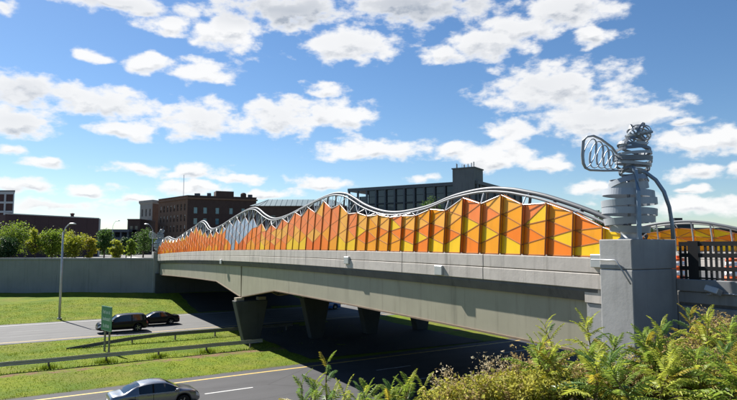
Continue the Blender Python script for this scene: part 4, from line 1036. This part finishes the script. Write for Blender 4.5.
for i, (px, ty, dp, key, nl) in enumerate(SAP):
    sapling(px, ty, dp, key, nl+4, {'a':'leafy mid-green sapling','b':'yellow-green sapling','c':'glossy dark green sapling','d':'golden-tipped sapling'}[key]+' with feathery leaves in the thicket in front of the '+('bridge girder' if px < 600 else 'concrete pillar' if px < 680 else 'wing wall'), 100+i, lean=(rng.uniform(-.2,.2), rng.uniform(-.15,.15)), group='saplings in the thicket below the pillar', lsz=rng.uniform(.6,.85))
SAP2 = [(300,372,6.3,'a',8),(364,376,6.2,'a',9),(408,372,6.2,'b',9),(311,370,6.2,'a',7),(330,384,5.9,'b',10),(352,388,5.9,'a',9),(382,384,6.0,'a',9),(405,380,6.1,'a',9),(329,351,6.4,'c',9),(318,378,6.0,'a',9),(344,380,6.1,'b',8),(304,388,5.8,'a',7),(392,378,6.1,'b',8),(372,390,5.8,'a',8),(418,388,6.0,'b',7)]
for i, (px, ty, dp, key, nl) in enumerate(SAP2):
    sapling(px, ty, dp, key, nl, ('small mid-green' if key == 'a' else 'small yellow-green')+' sapling with feathery leaves rising against the dark road', 200+i, lean=(rng.uniform(-.08,.08), 0), group='saplings against the dark road', lsz=.60)
def weed(px, top_y, depth, m, fl, seed, label, n=9, width=.22, leaves=34):
    r = random.Random(seed); X, Y = spot(px, depth); base = terrain(X, Y)-.05; top = EYE-(top_y-248)*depth/580; H = max(.4, top-base)
    tone = {'golden':'golden-yellow','frond_b':'yellow-green','dry':'straw-brown','frond_a':'green-leaved'}[m]
    label = label.replace('golden-green', tone)
    t = empty('weed_clump', (X, Y, base), 0, label, 'weed', 'dry golden weeds in the thicket'); st = MB(); lf = MB(); fw = MB()
    for k in range(n):
        a = r.uniform(0, 6.283); sp = width*r.uniform(.3, 1.3); h = H*r.uniform(.72, 1.02); dx, dy = math.cos(a)*sp, math.sin(a)*sp
        P = lambda f: Vector((dx*f*(.4+.6*f), dy*f*(.4+.6*f), h*f))
        st.tube([P(0), P(.35), P(.7), P(1)], [.006,.005,.004,.002], 4)
        for j in range(leaves):
            f = r.uniform(.25, 1); p = P(f); b = r.uniform(0, 6.283); L = r.uniform(.035,.085)*(1.3-f*.6); d = Vector((math.cos(b), math.sin(b), r.uniform(-.2,.9))).normalized(); s = d.cross(Vector((0,0,1))).normalized()*L*.17; o = len(lf.v)
            lf.v += [tuple(p), tuple(p+d*L*.5+s), tuple(p+d*L-Vector((0,0,L*.2))), tuple(p+d*L*.5-s)]; lf.f.append((o,o+1,o+2,o+3))
        for j in range(26):
            f = r.uniform(.70, 1.03); sp2 = .05*(1.12-f)*3+.012; p = P(f)+Vector((r.gauss(0,sp2), r.gauss(0,sp2), r.gauss(0,.02))); q = r.uniform(.006,.015); o = len(fw.v)
            for _ in range(4): fw.v.append(tuple(p+Vector((r.gauss(0,q), r.gauss(0,q), r.gauss(0,q)))))
            fw.f += [(o,o+1,o+2),(o,o+2,o+3),(o+1,o+2,o+3)]
    st.build('stems', 'stalk', t, fix=False, kind='stuff'); lf.build('leaves', m, t, fix=False, kind='stuff'); fw.build('flower_heads', fl, t, fix=False, kind='stuff')
wr_ = random.Random(77); k = 0
def line_y(x): return interp([(436,392),(450,374),(470,372),(495,358),(520,352),(545,350),(560,352),(600,350),(640,346),(690,318),(715,308),(737,316)], x)
for x in range(440, 560, 7):
    for row in range(3):
        px = x+wr_.uniform(-4,4); ty = line_y(px)+row*15+(wr_.uniform(-10,8) if row == 0 else wr_.uniform(-3,9)); dp = 7.0-row*.7+wr_.uniform(-.3,.3)
        weed(px, ty, dp, ('dry' if row == 0 else wr_.choice(('golden','frond_b','golden','dry'))), wr_.choice(('fluff','dry','dry')) if row == 0 else 'golden', 300+k, 'dry straw-coloured weed clump going to seed beside the dark road' if row == 0 else 'golden-green weed clump in the thicket beside the dark road', 8, .22, 9 if row == 0 else 34); k += 1
for x in range(560, 745, 11):
    for row in range(2):
        px = x+wr_.uniform(-6,6); ty = line_y(px)+(30 if x < 640 else 4)+row*28+wr_.uniform(0,10); dp = 7.3-row*1.3
        weed(px, ty, dp, wr_.choice(('golden','frond_b','dry','frond_a')), wr_.choice(('golden','dry')), 400+k, 'golden-green weed clump in the thicket below the '+('pillar' if px < 660 else 'wing wall'), 8, .28); k += 1
for px, ty, dp in ((702,312,8.0),(712,306,8.2),(722,310,8.0),(732,314,7.8),(695,318,7.8)):
    weed(px, ty, dp, 'dry', 'dry', 500+k, 'tall dry brown weed clump in front of the wing wall', 8, .2); k += 1
